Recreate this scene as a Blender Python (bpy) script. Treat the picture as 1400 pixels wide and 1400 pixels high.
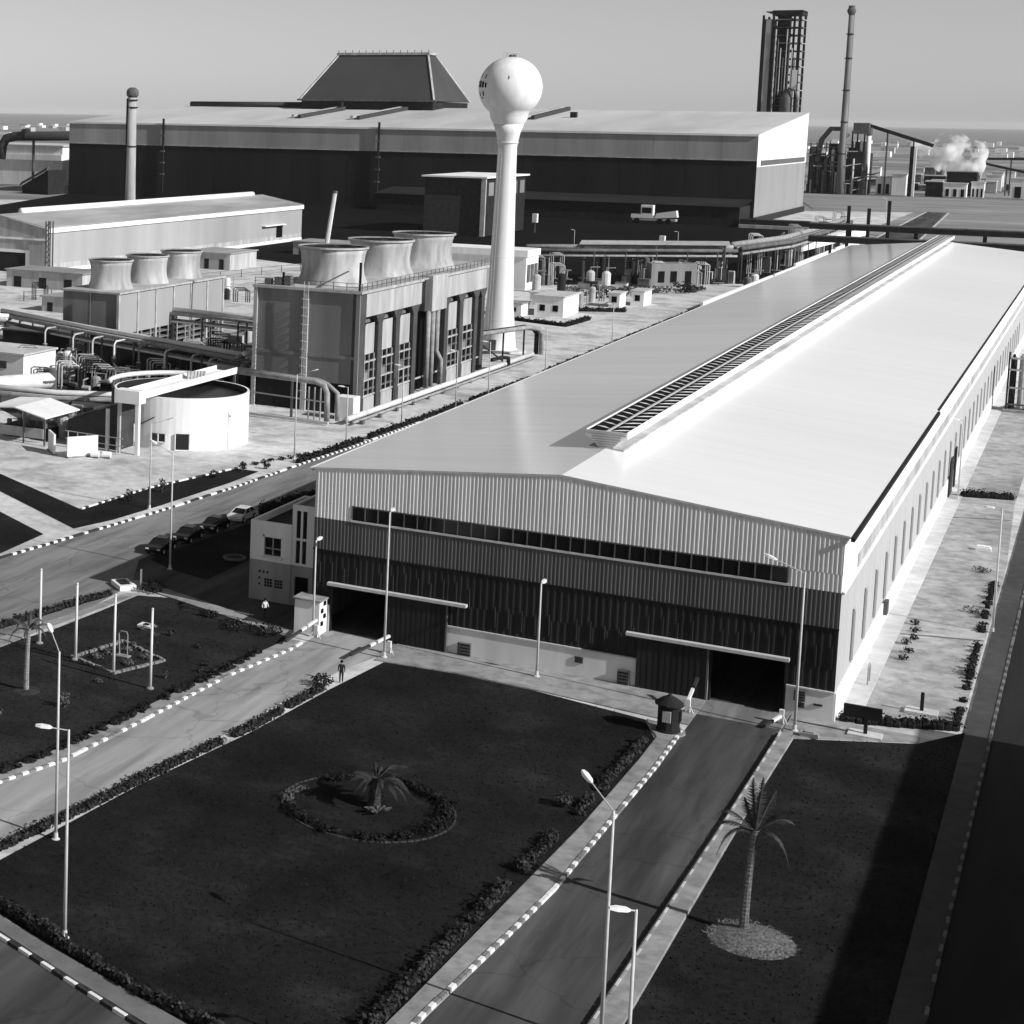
import bpy, math, random
from mathutils import Vector, Matrix
random.seed(7)
R = math.radians
for o in list(bpy.data.objects): bpy.data.objects.remove(o)
sc = bpy.context.scene
C = sc.collection

# ------------------------------------------------------------------ camera
CAMH = 43.7
yaw, pitch, roll = R(32.587), R(6.545), R(-0.886)
f_ = Vector((-math.sin(yaw)*math.cos(pitch), math.cos(yaw)*math.cos(pitch), -math.sin(pitch)))
r0 = Vector((math.cos(yaw), math.sin(yaw), 0)); u0 = r0.cross(f_)
rr = math.cos(roll)*r0 - math.sin(roll)*u0; uu = math.sin(roll)*r0 + math.cos(roll)*u0
cd = bpy.data.cameras.new('camera'); cam = bpy.data.objects.new('camera', cd); C.objects.link(cam)
cam.matrix_world = Matrix(((rr.x, uu.x, -f_.x, 0), (rr.y, uu.y, -f_.y, 0), (rr.z, uu.z, -f_.z, CAMH), (0, 0, 0, 1)))
cd.sensor_fit = 'HORIZONTAL'; cd.sensor_width = 36.0; cd.lens = 36.0*2398.475/1400
cd.shift_x = 700/1400; cd.shift_y = (427.79-700)/1400          # rising-front style lens shift
cd.clip_start = 0.5; cd.clip_end = 80000
sc.camera = cam
# ------------------------------------------------------------------ light
SUN_EL, SUN_AZ = R(31), R(97)          # azimuth clockwise from +Y
w = bpy.data.worlds.new('World'); sc.world = w; w.use_nodes = True
nt = w.node_tree; nt.nodes.clear()
sky = nt.nodes.new('ShaderNodeTexSky'); sky.sky_type = 'NISHITA'; sky.sun_disc = False
sky.sun_elevation = SUN_EL; sky.sun_rotation = SUN_AZ; sky.altitude = 1000; sky.air_density = 1.0; sky.dust_density = 1.0; sky.ozone_density = 1.0
bw = nt.nodes.new('ShaderNodeRGBToBW'); bg = nt.nodes.new('ShaderNodeBackground'); wo = nt.nodes.new('ShaderNodeOutputWorld')
nt.links.new(sky.outputs[0], bw.inputs[0]); nt.links.new(bw.outputs[0], bg.inputs[0]); nt.links.new(bg.outputs[0], wo.inputs[0])
bg.inputs[1].default_value = 0.090
sl = bpy.data.lights.new('sun', 'SUN'); sl.energy = 5.0; sl.angle = R(0.5); sl.color = (1, 1, 1)
sun = bpy.data.objects.new('sun', sl); C.objects.link(sun)
tosun = Vector((math.sin(SUN_AZ)*math.cos(SUN_EL), math.cos(SUN_AZ)*math.cos(SUN_EL), math.sin(SUN_EL)))
sun.rotation_euler = tosun.to_track_quat('Z', 'Y').to_euler(); sun.location = (0, 0, 200)
sc.view_settings.view_transform = 'Standard'; sc.view_settings.look = 'None'
sc.view_settings.exposure = 0.0; sc.view_settings.gamma = 1.0
sc.render.engine = 'CYCLES'; sc.cycles.volume_bounces = 16; sc.cycles.max_bounces = 12

# ------------------------------------------------------------------ materials (all greys: the photograph is black and white)
M = {}
def mat(name, v, rough=0.8, metal=0.0, var=0.15, scale=0.5, big=0.05, bigvar=0.0, stretch=(1, 1, 1), bump=0.0, bscale=4.0, spec=0.06, stain=0.0, stain_scale=0.2, stain_to=0.3, crack=0.0, cscale=.12, patch=0.0, pscale=.3):
    m = bpy.data.materials.new(name); m.use_nodes = True; t = m.node_tree; n = t.nodes; L = t.links
    b = n['Principled BSDF']; b.inputs['Roughness'].default_value = rough; b.inputs['Metallic'].default_value = metal
    b.inputs['Specular IOR Level'].default_value = spec
    geo = n.new('ShaderNodeNewGeometry'); mp = n.new('ShaderNodeMapping'); mp.inputs['Scale'].default_value = stretch
    L.new(geo.outputs['Position'], mp.inputs['Vector'])
    def noise(s, d=4.0, vec=mp.outputs[0]):
        x = n.new('ShaderNodeTexNoise'); x.inputs['Scale'].default_value = s; x.inputs['Detail'].default_value = d; x.inputs['Roughness'].default_value = 0.6
        L.new(vec, x.inputs['Vector']); return x.outputs['Fac']
    def mrange(src, lo, hi, a=0.3, c=0.7):
        x = n.new('ShaderNodeMapRange'); x.inputs[1].default_value = a; x.inputs[2].default_value = c; x.inputs[3].default_value = lo; x.inputs[4].default_value = hi
        L.new(src, x.inputs[0]); return x.outputs[0]
    def mul(a, c):
        x = n.new('ShaderNodeMath'); x.operation = 'MULTIPLY'; L.new(a, x.inputs[0])
        if isinstance(c, float): x.inputs[1].default_value = c
        else: L.new(c, x.inputs[1])
        return x.outputs[0]
    val = mul(mrange(noise(scale), 1-var, 1+var), v*1.0)
    if bigvar: val = mul(val, mrange(noise(big, 3.0), 1-bigvar, 1+bigvar))
    if stain: 
        val = mul(val, mrange(noise(stain_scale, 6.0), stain_to, 1.0, 0.42-stain, 0.56-stain*0.5))
    if patch: val = mul(val, mrange(noise(pscale, 6.0), 1.0, 1+patch, .52, .72))
    if crack:
        nd = n.new('ShaderNodeTexNoise'); nd.inputs['Scale'].default_value = cscale*4; L.new(geo.outputs['Position'], nd.inputs['Vector'])
        va = n.new('ShaderNodeVectorMath'); va.operation = 'MULTIPLY_ADD'; va.inputs[1].default_value = (4, 4, 0); L.new(nd.outputs['Color'], va.inputs[0]); L.new(geo.outputs['Position'], va.inputs[2])
        vo = n.new('ShaderNodeTexVoronoi'); vo.feature = 'DISTANCE_TO_EDGE'; vo.inputs['Scale'].default_value = cscale; L.new(va.outputs[0], vo.inputs['Vector'])
        val = mul(val, mrange(vo.outputs['Distance'], 1-crack, 1.0, .002, .012))
    cc = n.new('ShaderNodeCombineColor')
    for i in range(3): L.new(val, cc.inputs[i])
    L.new(cc.outputs[0], b.inputs['Base Color'])
    if bump:
        bp = n.new('ShaderNodeBump'); bp.inputs['Strength'].default_value = bump; bp.inputs['Distance'].default_value = 0.1
        L.new(noise(bscale, 5.0, geo.outputs['Position']), bp.inputs['Height']); L.new(bp.outputs[0], b.inputs['Normal'])
    M[name] = m; return m
mat('sand', .58, .95, var=.16, scale=.8, big=.03, bigvar=.16, bump=.5, bscale=1.5, stain=.06, stain_scale=.16, stain_to=.62)
mat('farland', .24, .95, var=.35, scale=.012, stretch=(.25, 1, 1), big=.002, bigvar=.45)
mat('sea', .20, .35, var=.1, scale=.003, stretch=(.2, 1, 1), spec=.4)
mat('grass', .0155, .95, var=.30, scale=2.2, big=.10, bigvar=.42, patch=.9, pscale=.22, bump=.6, bscale=9, spec=.05)
mat('grass_tuft', .0165, .9, var=.5, scale=2, spec=.05)
mat('grass_dry', .024, .95, var=.35, scale=2.5, big=.2, bigvar=.4, bump=.6, bscale=9, spec=.05)
mat('asphalt_pale', .38, .9, var=.14, scale=1.0, stretch=(1, .10, 1), big=.10, bigvar=.28, bump=.15, bscale=20, stain=.05, stain_scale=.6, stain_to=.72, crack=.22, cscale=.10)
mat('asphalt', .20, .9, var=.14, scale=1.0, stretch=(1, .10, 1), big=.08, bigvar=.24, bump=.15, bscale=20, stain=.05, stain_scale=.5, stain_to=.75, crack=.2, cscale=.08)
mat('asphalt_dark', .076, .9, var=.2, scale=.9, stretch=(1, .09, 1), big=.22, bigvar=.4, bump=.15, bscale=20, stain=.05, stain_scale=.5, stain_to=.65, crack=.2, cscale=.10)
mat('asphalt_black', .026, .9, var=.15, scale=.8, stretch=(1, .16, 1), big=.07, bigvar=.2, bump=.15, bscale=20)  # colour taken below the sunlit tone to blacken the shadow on the side road
mat('concrete_mid', .17, .9, var=.18, scale=.9, big=.1, bigvar=.2, bump=.2, bscale=8)
mat('concrete_dark', .07, .9, var=.16, scale=.9, big=.1, bigvar=.15, bump=.2, bscale=8)  # footway colour darkened as well, to deepen the hall's shadow across it
mat('concrete', .30, .9, var=.16, scale=.9, big=.1, bigvar=.15, bump=.2, bscale=8, stain=.05, stain_scale=.7, stain_to=.7)
mat('concrete_pale', .52, .9, var=.14, scale=.7, big=.1, bigvar=.15, bump=.2, bscale=8)
mat('field', .26, .95, var=.25, scale=.05, stretch=(.4, 1, 1), big=.01, bigvar=.2)
mat('yard', .37, .95, var=.2, scale=.9, big=.08, bigvar=.22, bump=.4, bscale=2, stain=.04, stain_scale=.5, stain_to=.72, crack=.2, cscale=.2)
mat('blackground', .006, .95, var=.4, scale=.1, big=.01, bigvar=.4)
mat('paint_white', .78, .6, var=.08, scale=2)
mat('paint_dark', .045, .6, var=.25, scale=2)
mat('kerb_grey', .20, .8, var=.2, scale=2)
mat('wall_white', .80, .8, var=.07, scale=1.2, stretch=(1, 1, .12), big=.12, bigvar=.10)
mat('wall_grey', .74, .8, var=.08, scale=.5, stretch=(1, 1, .2), big=.3, bigvar=.12)
mat('office_wall', .86, .85, var=.07, scale=.8, stretch=(1, 1, .2), big=.3, bigvar=.08)
mat('wall_midgrey', .34, .8, var=.14, scale=.8, stretch=(1, 1, .2), big=.3, bigvar=.12)
mat('clad_light', .80, .5, .0, var=.16, scale=.9, stretch=(2, 2, .06), big=.08, bigvar=.10)
mat('clad_mid', .125, .5, var=.16, scale=.6, stretch=(2, 2, .08), big=.1, bigvar=.15)
mat('clad_dark', .028, .5, var=.25, scale=.6, stretch=(2, 2, .08), big=.1, bigvar=.2)
mat('shed_wall', .34, .6, var=.1, scale=.1, stretch=(1, 1, .1), big=.03, bigvar=.12)
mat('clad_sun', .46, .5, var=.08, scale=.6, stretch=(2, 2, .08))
mat('roof_sheet', .95, .2, 0, var=.03, scale=.5, stretch=(.06, 1.2, 1), big=.010, bigvar=.06, spec=.4)
mat('roof_sheet_shade', .58, .16, 0, var=.05, scale=.5, stretch=(.06, 1.2, 1), big=.010, bigvar=.14, spec=.5)  # darker roof sheet copy: shade of the slope turned from the sun, in its colour
mat('roof_grey', .52, .6, var=.14, scale=.05, stretch=(1, .3, 1), big=.01, bigvar=.15)
mat('roof_dirty', .32, .7, var=.25, scale=.15, stretch=(1, .2, 1), big=.03, bigvar=.25)
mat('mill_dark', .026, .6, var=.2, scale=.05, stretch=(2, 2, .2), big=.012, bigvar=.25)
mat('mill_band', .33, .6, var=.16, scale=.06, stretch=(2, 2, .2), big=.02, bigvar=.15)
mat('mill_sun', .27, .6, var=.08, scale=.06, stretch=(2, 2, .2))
mat('monitor', .060, .6, var=.12, scale=.05, stretch=(1, 1, .2))
mat('steel_dark', .025, .6, var=.3, scale=.4)
mat('steel_mid', .12, .6, var=.35, scale=.5)
mat('steel_light', .42, .5, var=.25, scale=.6)
mat('pipe', .30, .55, var=.3, scale=.8)
mat('pipe_white', .66, .55, var=.12, scale=.8)
mat('galv', .55, .45, var=.12, scale=2)
mat('lamp_white', .80, .4, var=.04, scale=2)
mat('tower_white', .76, .7, var=.09, scale=.9, stretch=(1, 1, .08), big=.12, bigvar=.10)
mat('fan_stack', .40, .6, var=.28, scale=.7, stretch=(1, 1, .15), big=.25, bigvar=.35)
mat('pillar_dark', .075, .7, var=.2, scale=.5)
mat('tower_clad', .20, .7, var=.16, scale=.4, stretch=(1, 1, .15), big=.1, bigvar=.2)
mat('tower_panel', .40, .7, var=.2, scale=.7, stretch=(1, 1, .15), big=.2, bigvar=.2)
mat('rib_dark', .055, .5, var=.2, scale=.6)
mat('side_glass', .36, .3, var=.2, scale=.5)
mat('black', .006, .7, var=.1)
mat('glass_dark', .012, .08, var=.1, spec=.5)
mat('water_dark', .012, .45, var=.5, scale=.3, bump=.3, bscale=1, spec=.15)
mat('car_black', .010, .12, var=.05, spec=.5)
mat('car_white', .65, .2, var=.03, spec=.6)
mat('rubber', .012, .8, var=.1)
mat('leaf_dark', .012, .7, var=.5, scale=3, spec=.15)
mat('leaf', .030, .65, var=.5, scale=3, spec=.2)
mat('leaf_pale', .085, .65, var=.4, scale=3, spec=.2)
mat('frond', .050, .6, var=.4, scale=3, spec=.25)
mat('trunk', .14, .9, var=.4, scale=5, bump=.6, bscale=12)
mat('trunk_dark', .045, .9, var=.4, scale=5, bump=.6, bscale=12)
mat('trunk_pale', .26, .9, var=.35, scale=5, bump=.6, bscale=12)
mat('straw', .15, .95, var=.55, scale=6, bump=.8, bscale=10)
mat('soil', .040, .95, var=.4, scale=2, bump=.5, bscale=6)
mat('stone_dark', .055, .9, var=.6, scale=2)
mat('stone', .20, .9, var=.4, scale=3)
mat('skin', .25, .6, var=.05); mat('cloth_dark', .015, .85, var=.2, scale=8); mat('cloth_pale', .5, .85, var=.1, scale=8); mat('hair', .008, .6)
mat('brick_dark', .055, .85, var=.25, scale=.7)

# ------------------------------------------------------------------ mesh helpers
WL = {}
def wloc(o): return WL.get(o.name, Vector((0, 0, 0)))
class MB:
    def __init__(s): s.v = []; s.f = []
    def add(s, vs, fs):
        k = len(s.v); s.v += [tuple(x) for x in vs]; s.f += [tuple(i+k for i in q) for q in fs]; return s
    def box(s, x0, x1, y0, y1, z0, z1):
        return s.add([(x0, y0, z0), (x1, y0, z0), (x1, y1, z0), (x0, y1, z0), (x0, y0, z1), (x1, y0, z1), (x1, y1, z1), (x0, y1, z1)],
                     [(0, 3, 2, 1), (4, 5, 6, 7), (0, 1, 5, 4), (1, 2, 6, 5), (2, 3, 7, 6), (3, 0, 4, 7)])
    def beam(s, a, b, wd, h=None):
        a = Vector(a); b = Vector(b); h = h or wd; d = (b-a).normalized()
        up = Vector((0, 0, 1)) if abs(d.z) < .95 else Vector((0, 1, 0))
        sx = d.cross(up).normalized(); sy = sx.cross(d).normalized(); vs = []
        for p in (a, b):
            for i, j in ((-1, -1), (1, -1), (1, 1), (-1, 1)): vs.append(p+sx*i*wd/2+sy*j*h/2)
        return s.add(vs, [(0, 1, 2, 3), (7, 6, 5, 4), (0, 4, 5, 1), (1, 5, 6, 2), (2, 6, 7, 3), (3, 7, 4, 0)])
    def prism(s, pts, z0, z1):
        n = len(pts); vs = [(x, y, z0) for x, y in pts]+[(x, y, z1) for x, y in pts]
        fs = [tuple(reversed(range(n))), tuple(range(n, 2*n))]+[(i, (i+1) % n, n+(i+1) % n, n+i) for i in range(n)]
        return s.add(vs, fs)
    def extr(s, prof, axis, a, b):     # profile polygon (u,z) extruded along x ('x': u=y) or y ('y': u=x)
        n = len(prof)
        g = (lambda u, z, t: (t, u, z)) if axis == 'x' else (lambda u, z, t: (u, t, z))
        vs = [g(u, z, a) for u, z in prof]+[g(u, z, b) for u, z in prof]
        return s.add(vs, [tuple(reversed(range(n))), tuple(range(n, 2*n))]+[(i, (i+1) % n, n+(i+1) % n, n+i) for i in range(n)])
    def tube(s, path, r, n=8, cap=True):
        P = [Vector(p) for p in path]; rs = r if isinstance(r, (list, tuple)) else [r]*len(P); k = len(s.v); prev = None
        for i, p in enumerate(P):
            d = (P[min(i+1, len(P)-1)]-P[max(i-1, 0)]).normalized()
            if prev is None: prev = Vector((0, 0, 1)) if abs(d.z) < .9 else Vector((1, 0, 0))
            sx = d.cross(prev).normalized(); sy = sx.cross(d).normalized(); prev = sy
            for j in range(n):
                a = 2*math.pi*j/n; s.v.append(tuple(p+(sx*math.cos(a)+sy*math.sin(a))*rs[i]))
        for i in range(len(P)-1):
            for j in range(n):
                j2 = (j+1) % n; s.f.append((k+i*n+j, k+(i+1)*n+j, k+(i+1)*n+j2, k+i*n+j2))
        if cap: s.f.append(tuple(k+j for j in range(n))); s.f.append(tuple(k+(len(P)-1)*n+j for j in reversed(range(n))))
        return s
    def lathe(s, prof, c, n=24, cap=(True, True), a0=0.0, a1=2*math.pi):
        k = len(s.v); full = abs(a1-a0-2*math.pi) < 1e-6; m = n if full else n+1
        for r_, z in prof:
            for j in range(m):
                a = a0+(a1-a0)*j/n; s.v.append((c[0]+r_*math.cos(a), c[1]+r_*math.sin(a), c[2]+z))
        for i in range(len(prof)-1):
            for j in range(n):
                j2 = (j+1) % m; s.f.append((k+i*m+j, k+i*m+j2, k+(i+1)*m+j2, k+(i+1)*m+j))
        if full and cap[0]: s.f.append(tuple(k+j for j in reversed(range(m))))
        if full and cap[1]: s.f.append(tuple(k+(len(prof)-1)*m+j for j in range(m)))
        return s
    def quad(s, *p): return s.add(p, [tuple(range(len(p)))])
    def build(s, name, m, parent=None, smooth=False, local=False, loc=None):
        o_ = wloc(parent) if parent is not None and not local else Vector((0, 0, 0))
        me = bpy.data.meshes.new(name); me.from_pydata([(x-o_.x, y-o_.y, z-o_.z) for x, y, z in s.v], [], s.f); me.update()
        me.materials.append(M[m])
        if smooth: me.polygons.foreach_set('use_smooth', [True]*len(me.polygons))
        ob = bpy.data.objects.new(name, me); C.objects.link(ob)
        if parent is not None: ob.parent = parent; WL[ob.name] = wloc(parent).copy()
        if loc: ob.location = loc
        return ob
def tag(o, label=None, cat=None, group=None, kind=None):
    if label: o['label'] = label
    if cat: o['category'] = cat
    if group: o['group'] = group
    if kind: o['kind'] = kind
    return o
def thing(name, label, cat, loc, group=None, rz=0):
    o = bpy.data.objects.new(name, None); o.empty_display_size = .5; C.objects.link(o); o.location = loc; o.rotation_euler[2] = rz
    WL[o.name] = Vector(loc); return tag(o, label, cat, group)
def copy_tree(o, parent=None):
    c = o.copy(); C.objects.link(c); c.parent = parent
    for ch in list(o.children): copy_tree(ch, c)
    return c
def place(proto, loc, rz, label):
    c = copy_tree(proto); c.location = loc; c.rotation_euler[2] = rz; c['label'] = label; return c
def struct(mb, name, m, **k): return tag(mb.build(name, m, **k), kind='structure')
def sheet(name, pts, z, m, label=None):
    o = MB().add([(x, y, z) for x, y in pts], [tuple(range(len(pts)))]).build(name, m); o['kind'] = 'structure'
    if label: o['label'] = label
    return o
def slab(name, pts, z, m, label=None):   # raised paving with real edge
    o = MB().prism(pts, -.2, z).build(name, m); o['kind'] = 'structure'
    if label: o['label'] = label
    return o
def dup(o, parent, loc, rz=0.0, m=None):
    c = o.copy(); C.objects.link(c); c.parent = parent; c.location = loc; c.rotation_euler = (0, 0, rz); return c
def along(path, step, start=0.0):
    out = []; carry = start
    for i in range(len(path)-1):
        a = Vector(path[i]); b = Vector(path[i+1]); L = (b-a).length; t = carry
        while t < L: out.append((a+(b-a)*t/L, math.atan2((b-a).y, (b-a).x))); t += step
        carry = t-L
    return out

# ================================================================== SETTING
sheet('ground', [(-42000, -6000), (30000, -6000), (30000, 44000), (-42000, 44000)], -.30, 'farland', 'flat dusty land stretching to the coast')
sheet('sea', [(-42000, 5600), (-2500, 5300), (30000, 5200), (30000, 44000), (-42000, 44000)], .25, 'sea', 'grey sea along the horizon')
sheet('sandy_ground', [(-620, -80), (140, -80), (140, 760), (-90, 760), (-90, 1000), (-620, 640)], 0, 'sand', 'pale sandy ground of the works')
sheet('dark_yard', [(-235, 500), (-160, 462), (-138, 462), (-84, 514), (-82, 600), (-84, 720), (-118, 826), (-484, 826), (-430, 640), (-300, 560)], .006, 'blackground', 'blackened ground in front of the big mill')
sheet('grey_field', [(-137, 830), (-60, 760), (60, 760), (60, 1215), (-180, 1215), (-137, 1000)], -.10, 'field', 'open grey field beyond the long shed')
sheet('far_road', [(-80.5, 760), (-66, 760), (-76, 1010), (-85, 1010)], .012, 'asphalt_dark', 'short road across the grey field')
for a, b in (((-81.2, 760), (-85.6, 1010)), ((-66, 760), (-75.4, 1010))):
    sheet('road_edge', [a, (a[0]+.9, a[1]), (b[0]+.9, b[1]), b], .03, 'concrete_pale', 'pale edge of the far road')
FK = [(-96, 96), (-93.2, 120), (-90.4, 142.1), (-88.1, 161.7), (-86.9, 173), (-85.7, 188.7), (-84.9, 205), (-84, 218), (-83, 250), (-81.6, 300), (-81.4, 350), (-81.4, 430), (-81.4, 480)]
main_road = sheet('main_road', [(-82, 60), (-78, 96), (-75.8, 118), (-74.6, 131), (-75.4, 141.5), (-79.2, 150), (-78.2, 172), (-75, 190), (-70, 215), (-70, 480)]+FK[::-1]+[(-98, 60)], .010, 'asphalt', 'grey main road running past the cooling towers')
sheet('forecourt', [(-75.4, 141.5), (-56, 136.5), (-56.3, 215), (-69, 215), (-75, 190), (-78.2, 172), (-79.2, 150)], .014, 'asphalt_dark', 'dark paved court beside the office')
sheet('entry_road', [(-62, 60), (-60.7, 80), (-59.1, 93.4), (-57.6, 99.4), (-56.9, 109.6), (-56.3, 122), (-55.0, 131.3), (-54.9, 141), (-48, 141), (-48.4, 134.6), (-49.6, 129.3), (-50.1, 124.5), (-51.1, 108.3), (-52.6, 94.5), (-53.6, 84.4), (-54.5, 77), (-50, 74), (-44, 71), (-36, 69.5), (-20, 66), (-20, 50), (-62, 50)], .012, 'asphalt_pale', 'pale entry road leading to the left door')
sheet('lower_road', [(-56, 74.6), (-52, 76.4), (-49.5, 76.0), (-48.2, 75.4), (-42.2, 73.1), (-36.6, 71.0), (-28, 68), (-28, 50), (-60, 50), (-60, 70)], .018, 'asphalt_dark', 'dark grey road at the bottom left corner')
sheet('east_road', [(-24.0, 135), (-23.9, 121.5), (-24.1, 112), (-24.4, 97.9), (-24.9, 91), (-25.8, 80), (-26.6, 60), (-19.6, 60), (-19.1, 84), (-18.8, 98), (-18.5, 112), (-18.2, 135)], .016, 'asphalt_dark', 'dark worn road leading to the right door')
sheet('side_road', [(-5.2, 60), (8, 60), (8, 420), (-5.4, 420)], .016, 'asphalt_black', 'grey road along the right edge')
slab('front_pavement', [(-48.4, 132.8), (-42, 133.4), (-35.5, 132.9), (-26.6, 131.8), (-24.0, 131.6), (-24.0, 138.35), (-48.4, 138.35)], .09, 'concrete', 'concrete pavement along the warehouse front')
sheet('door_apron', [(-24.0, 134.5), (-18.2, 134.5), (-18.2, 145), (-24.0, 145)], .024, 'asphalt', 'paved threshold of the right door')
slab('corner_pavement', [(-18.0, 134.2), (-17.2, 133), (-9.6, 137.2), (-9.6, 138.6), (-13.9, 138.6), (-13.9, 139.4), (-15.2, 139.4), (-15.2, 138.3), (-18.0, 138.3)], .10, 'concrete', 'concrete pavement at the warehouse corner')
slab('wall_apron', [(-15.3, 139.5), (-13.7, 139.5), (-13.7, 480), (-15.3, 480)], .10, 'concrete_pale', 'white concrete strip at the foot of the side wall')
sheet('side_yard', [(-13.7, 139.3), (-7.3, 142.4), (-7.3, 200), (-8.2, 232), (-8.2, 320), (-13.7, 320)], .008, 'yard', 'stained pale yard beside the long wall')
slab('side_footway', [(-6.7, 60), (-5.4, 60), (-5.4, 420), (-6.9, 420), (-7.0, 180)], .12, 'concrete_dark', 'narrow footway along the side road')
slab('west_pavement', [(-61.6, 80), (-59.45, 93), (-58.0, 99.4), (-57.25, 109.6), (-56.65, 122), (-55.35, 131.3), (-55.3, 134), (-56.4, 134), (-57.4, 124), (-58.4, 110), (-59.3, 100), (-61.0, 92.5), (-63.2, 80)], .11, 'concrete', 'pavement strip along the entry road')
slab('hedge_pavement', [(-24.25, 130.5), (-24.2, 121.5), (-24.4, 112), (-24.7, 97.9), (-25.2, 91), (-26.1, 81), (-26.9, 66), (-28.0, 66), (-27.0, 81), (-26.2, 96.8), (-25.6, 108.4), (-25.3, 122), (-25.3, 127.5), (-26.8, 131)], .11, 'concrete', 'pavement between the hedge and the dark road')
slab('east_pavement', [(-19.2, 60), (-18.8, 84), (-18.5, 98), (-18.2, 112), (-17.95, 133.5), (-17.1, 133), (-17.3, 121), (-17.45, 106), (-17.5, 92), (-17.6, 75), (-17.8, 60)], .27, 'concrete', 'raised kerb pavement beside the palm lawn')
slab('bottom_pavement', [(-49.4, 76.5), (-48.1, 75.9), (-42.2, 73.6), (-36.6, 71.6), (-30, 69.4), (-28, 68.8), (-28.2, 70), (-34.5, 72.5), (-45.1, 75.9), (-49.6, 77.6)], .11, 'concrete_mid', 'pavement below the lawn hedge')
slab('office_footway', [(-75.6, 143.0), (-72.5, 142.1), (-63.6, 138.8), (-61.9, 138.0), (-56.4, 136.0), (-56.4, 134.4), (-63.0, 136.8), (-71.1, 139.8), (-76.2, 141.7)], .12, 'concrete', 'footway in front of the office')
slab('lawn_footway', [(-77.5, 112), (-75.9, 124), (-74.9, 131), (-74.3, 138.5), (-73.2, 138.9), (-73.9, 131), (-74.6, 124), (-75.4, 112)], .10, 'concrete', 'pale footway behind the flagpoles')
sheet('flag_lawn', [(-73.2, 138.6), (-70.3, 139.6), (-57.4, 135.2), (-56.5, 134), (-57.5, 124), (-58.5, 110), (-59.4, 100), (-61.1, 92.5), (-63.2, 80), (-82, 80), (-76.5, 112), (-74.0, 125), (-73.5, 132)], .03, 'grass_dry', 'rough lawn with the four flagpoles')
sheet('central_lawn', [(-53.1, 79.3), (-51.5, 98.5), (-49.6, 112), (-48.6, 124), (-47.6, 132.8), (-42, 133.3), (-35.5, 132.8), (-26.9, 131.0), (-25.4, 127.2), (-25.4, 122), (-25.7, 108.4), (-26.3, 96.8), (-27.0, 81), (-27.4, 72.5), (-28.4, 70.2), (-34.7, 72.7), (-45.2, 76.1), (-49.6, 77.8)], .03, 'grass', 'big dark lawn with the round palm bed')
sheet('palm_lawn', [(-17.4, 132.8), (-9.6, 137.0), (-6.7, 142), (-6.7, 60), (-17.7, 60), (-17.5, 92), (-17.4, 106)], .03, 'grass', 'lawn with the single tall palm')
sheet('parking_lawn', [(-78.4, 150.8), (-77.0, 170.5), (-70.5, 171), (-70.4, 158), (-70.4, 147.2), (-75, 148.6)], .03, 'grass', 'small shaded lawn beside the parked cars')
sheet('verge_lawn', [(-94.9, 165.8), (-94.0, 180), (-90.6, 197), (-87.6, 197), (-87.6, 189), (-88.6, 173.4), (-89.6, 163.5), (-91.0, 157.5), (-112, 171.5), (-118, 180)], .03, 'grass', 'grass verge below the sandy yard')
sheet('corner_lawn', [(-92.3, 153.5), (-91.6, 144), (-94.6, 120), (-120, 120), (-120, 172), (-104.6, 161.5)], .03, 'grass', 'dark lawn corner at the left edge')

def kerb(label, path, step, wd, h, mats, z=0.0):
    p0 = path[0]; k = thing('kerb', label, 'kerb', (p0[0], p0[1], 0)); del k['category']; k['kind'] = 'structure'
    protos = []
    for m in mats:
        L = step*.97
        b = .02
        s = MB(); s.add([(-L/2, -wd/2, 0), (L/2, -wd/2, 0), (L/2, wd/2, 0), (-L/2, wd/2, 0), (-L/2+b, -wd/2+b, h), (L/2-b, -wd/2+b, h), (L/2-b, wd/2-b, h), (-L/2+b, wd/2-b, h)],
                        [(0, 3, 2, 1), (4, 5, 6, 7), (0, 1, 5, 4), (1, 2, 6, 5), (2, 3, 7, 6), (3, 0, 4, 7)])
        protos.append(s.build('kerb_stone', m, k, local=True))
    used = set()
    for i, (p, a) in enumerate(along([Vector((x, y, 0)) for x, y in path], step, step/2)):
        j = i % len(mats)
        if random.random() < .07: j = (j+1) % len(mats)
        loc = (p.x-p0[0]+random.uniform(-.012, .012), p.y-p0[1]+random.uniform(-.012, .012), z+random.uniform(-.008, .008))
        if j not in used: used.add(j); protos[j].location = loc; protos[j].rotation_euler[2] = a
        else: dup(protos[j], k, loc, a)
    return k
BWm = ('paint_white', 'kerb_grey')
kerb('black and white kerb along the entry road', [(-60.9, 82), (-59.25, 93.4), (-57.8, 99.4), (-57.05, 109.6), (-56.45, 122), (-55.15, 131.3), (-55.1, 133.8)], .62, .26, .16, BWm)
kerb('black and white kerb along the dark road', [(-24.1, 129.8), (-24.05, 121.5), (-24.25, 112), (-24.55, 97.9), (-25.05, 91), (-25.95, 81), (-26.7, 68)], .62, .26, .16, BWm)
kerb('black and white kerb on the far side of the main road', [(-93.4, 118), (-90.6, 142.1), (-88.3, 161.7), (-87.1, 173), (-85.9, 188.7), (-85.1, 205), (-84.2, 218), (-83.2, 250), (-82.6, 270)], .66, .34, .2, ('paint_white', 'paint_dark'))
kerb('black and white kerb between sand and verge lawn', [(-94.9, 165.8), (-94.0, 180), (-90.6, 197.2)], .66, .3, .2, ('paint_white', 'paint_dark'))
kerb('black and white kerb at the bottom left corner', [(-49.4, 76.1), (-48.2, 75.55), (-42.2, 73.25), (-36.6, 71.2), (-30, 68.9)], .95, .26, .2, ('paint_white', 'paint_dark'))
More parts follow.
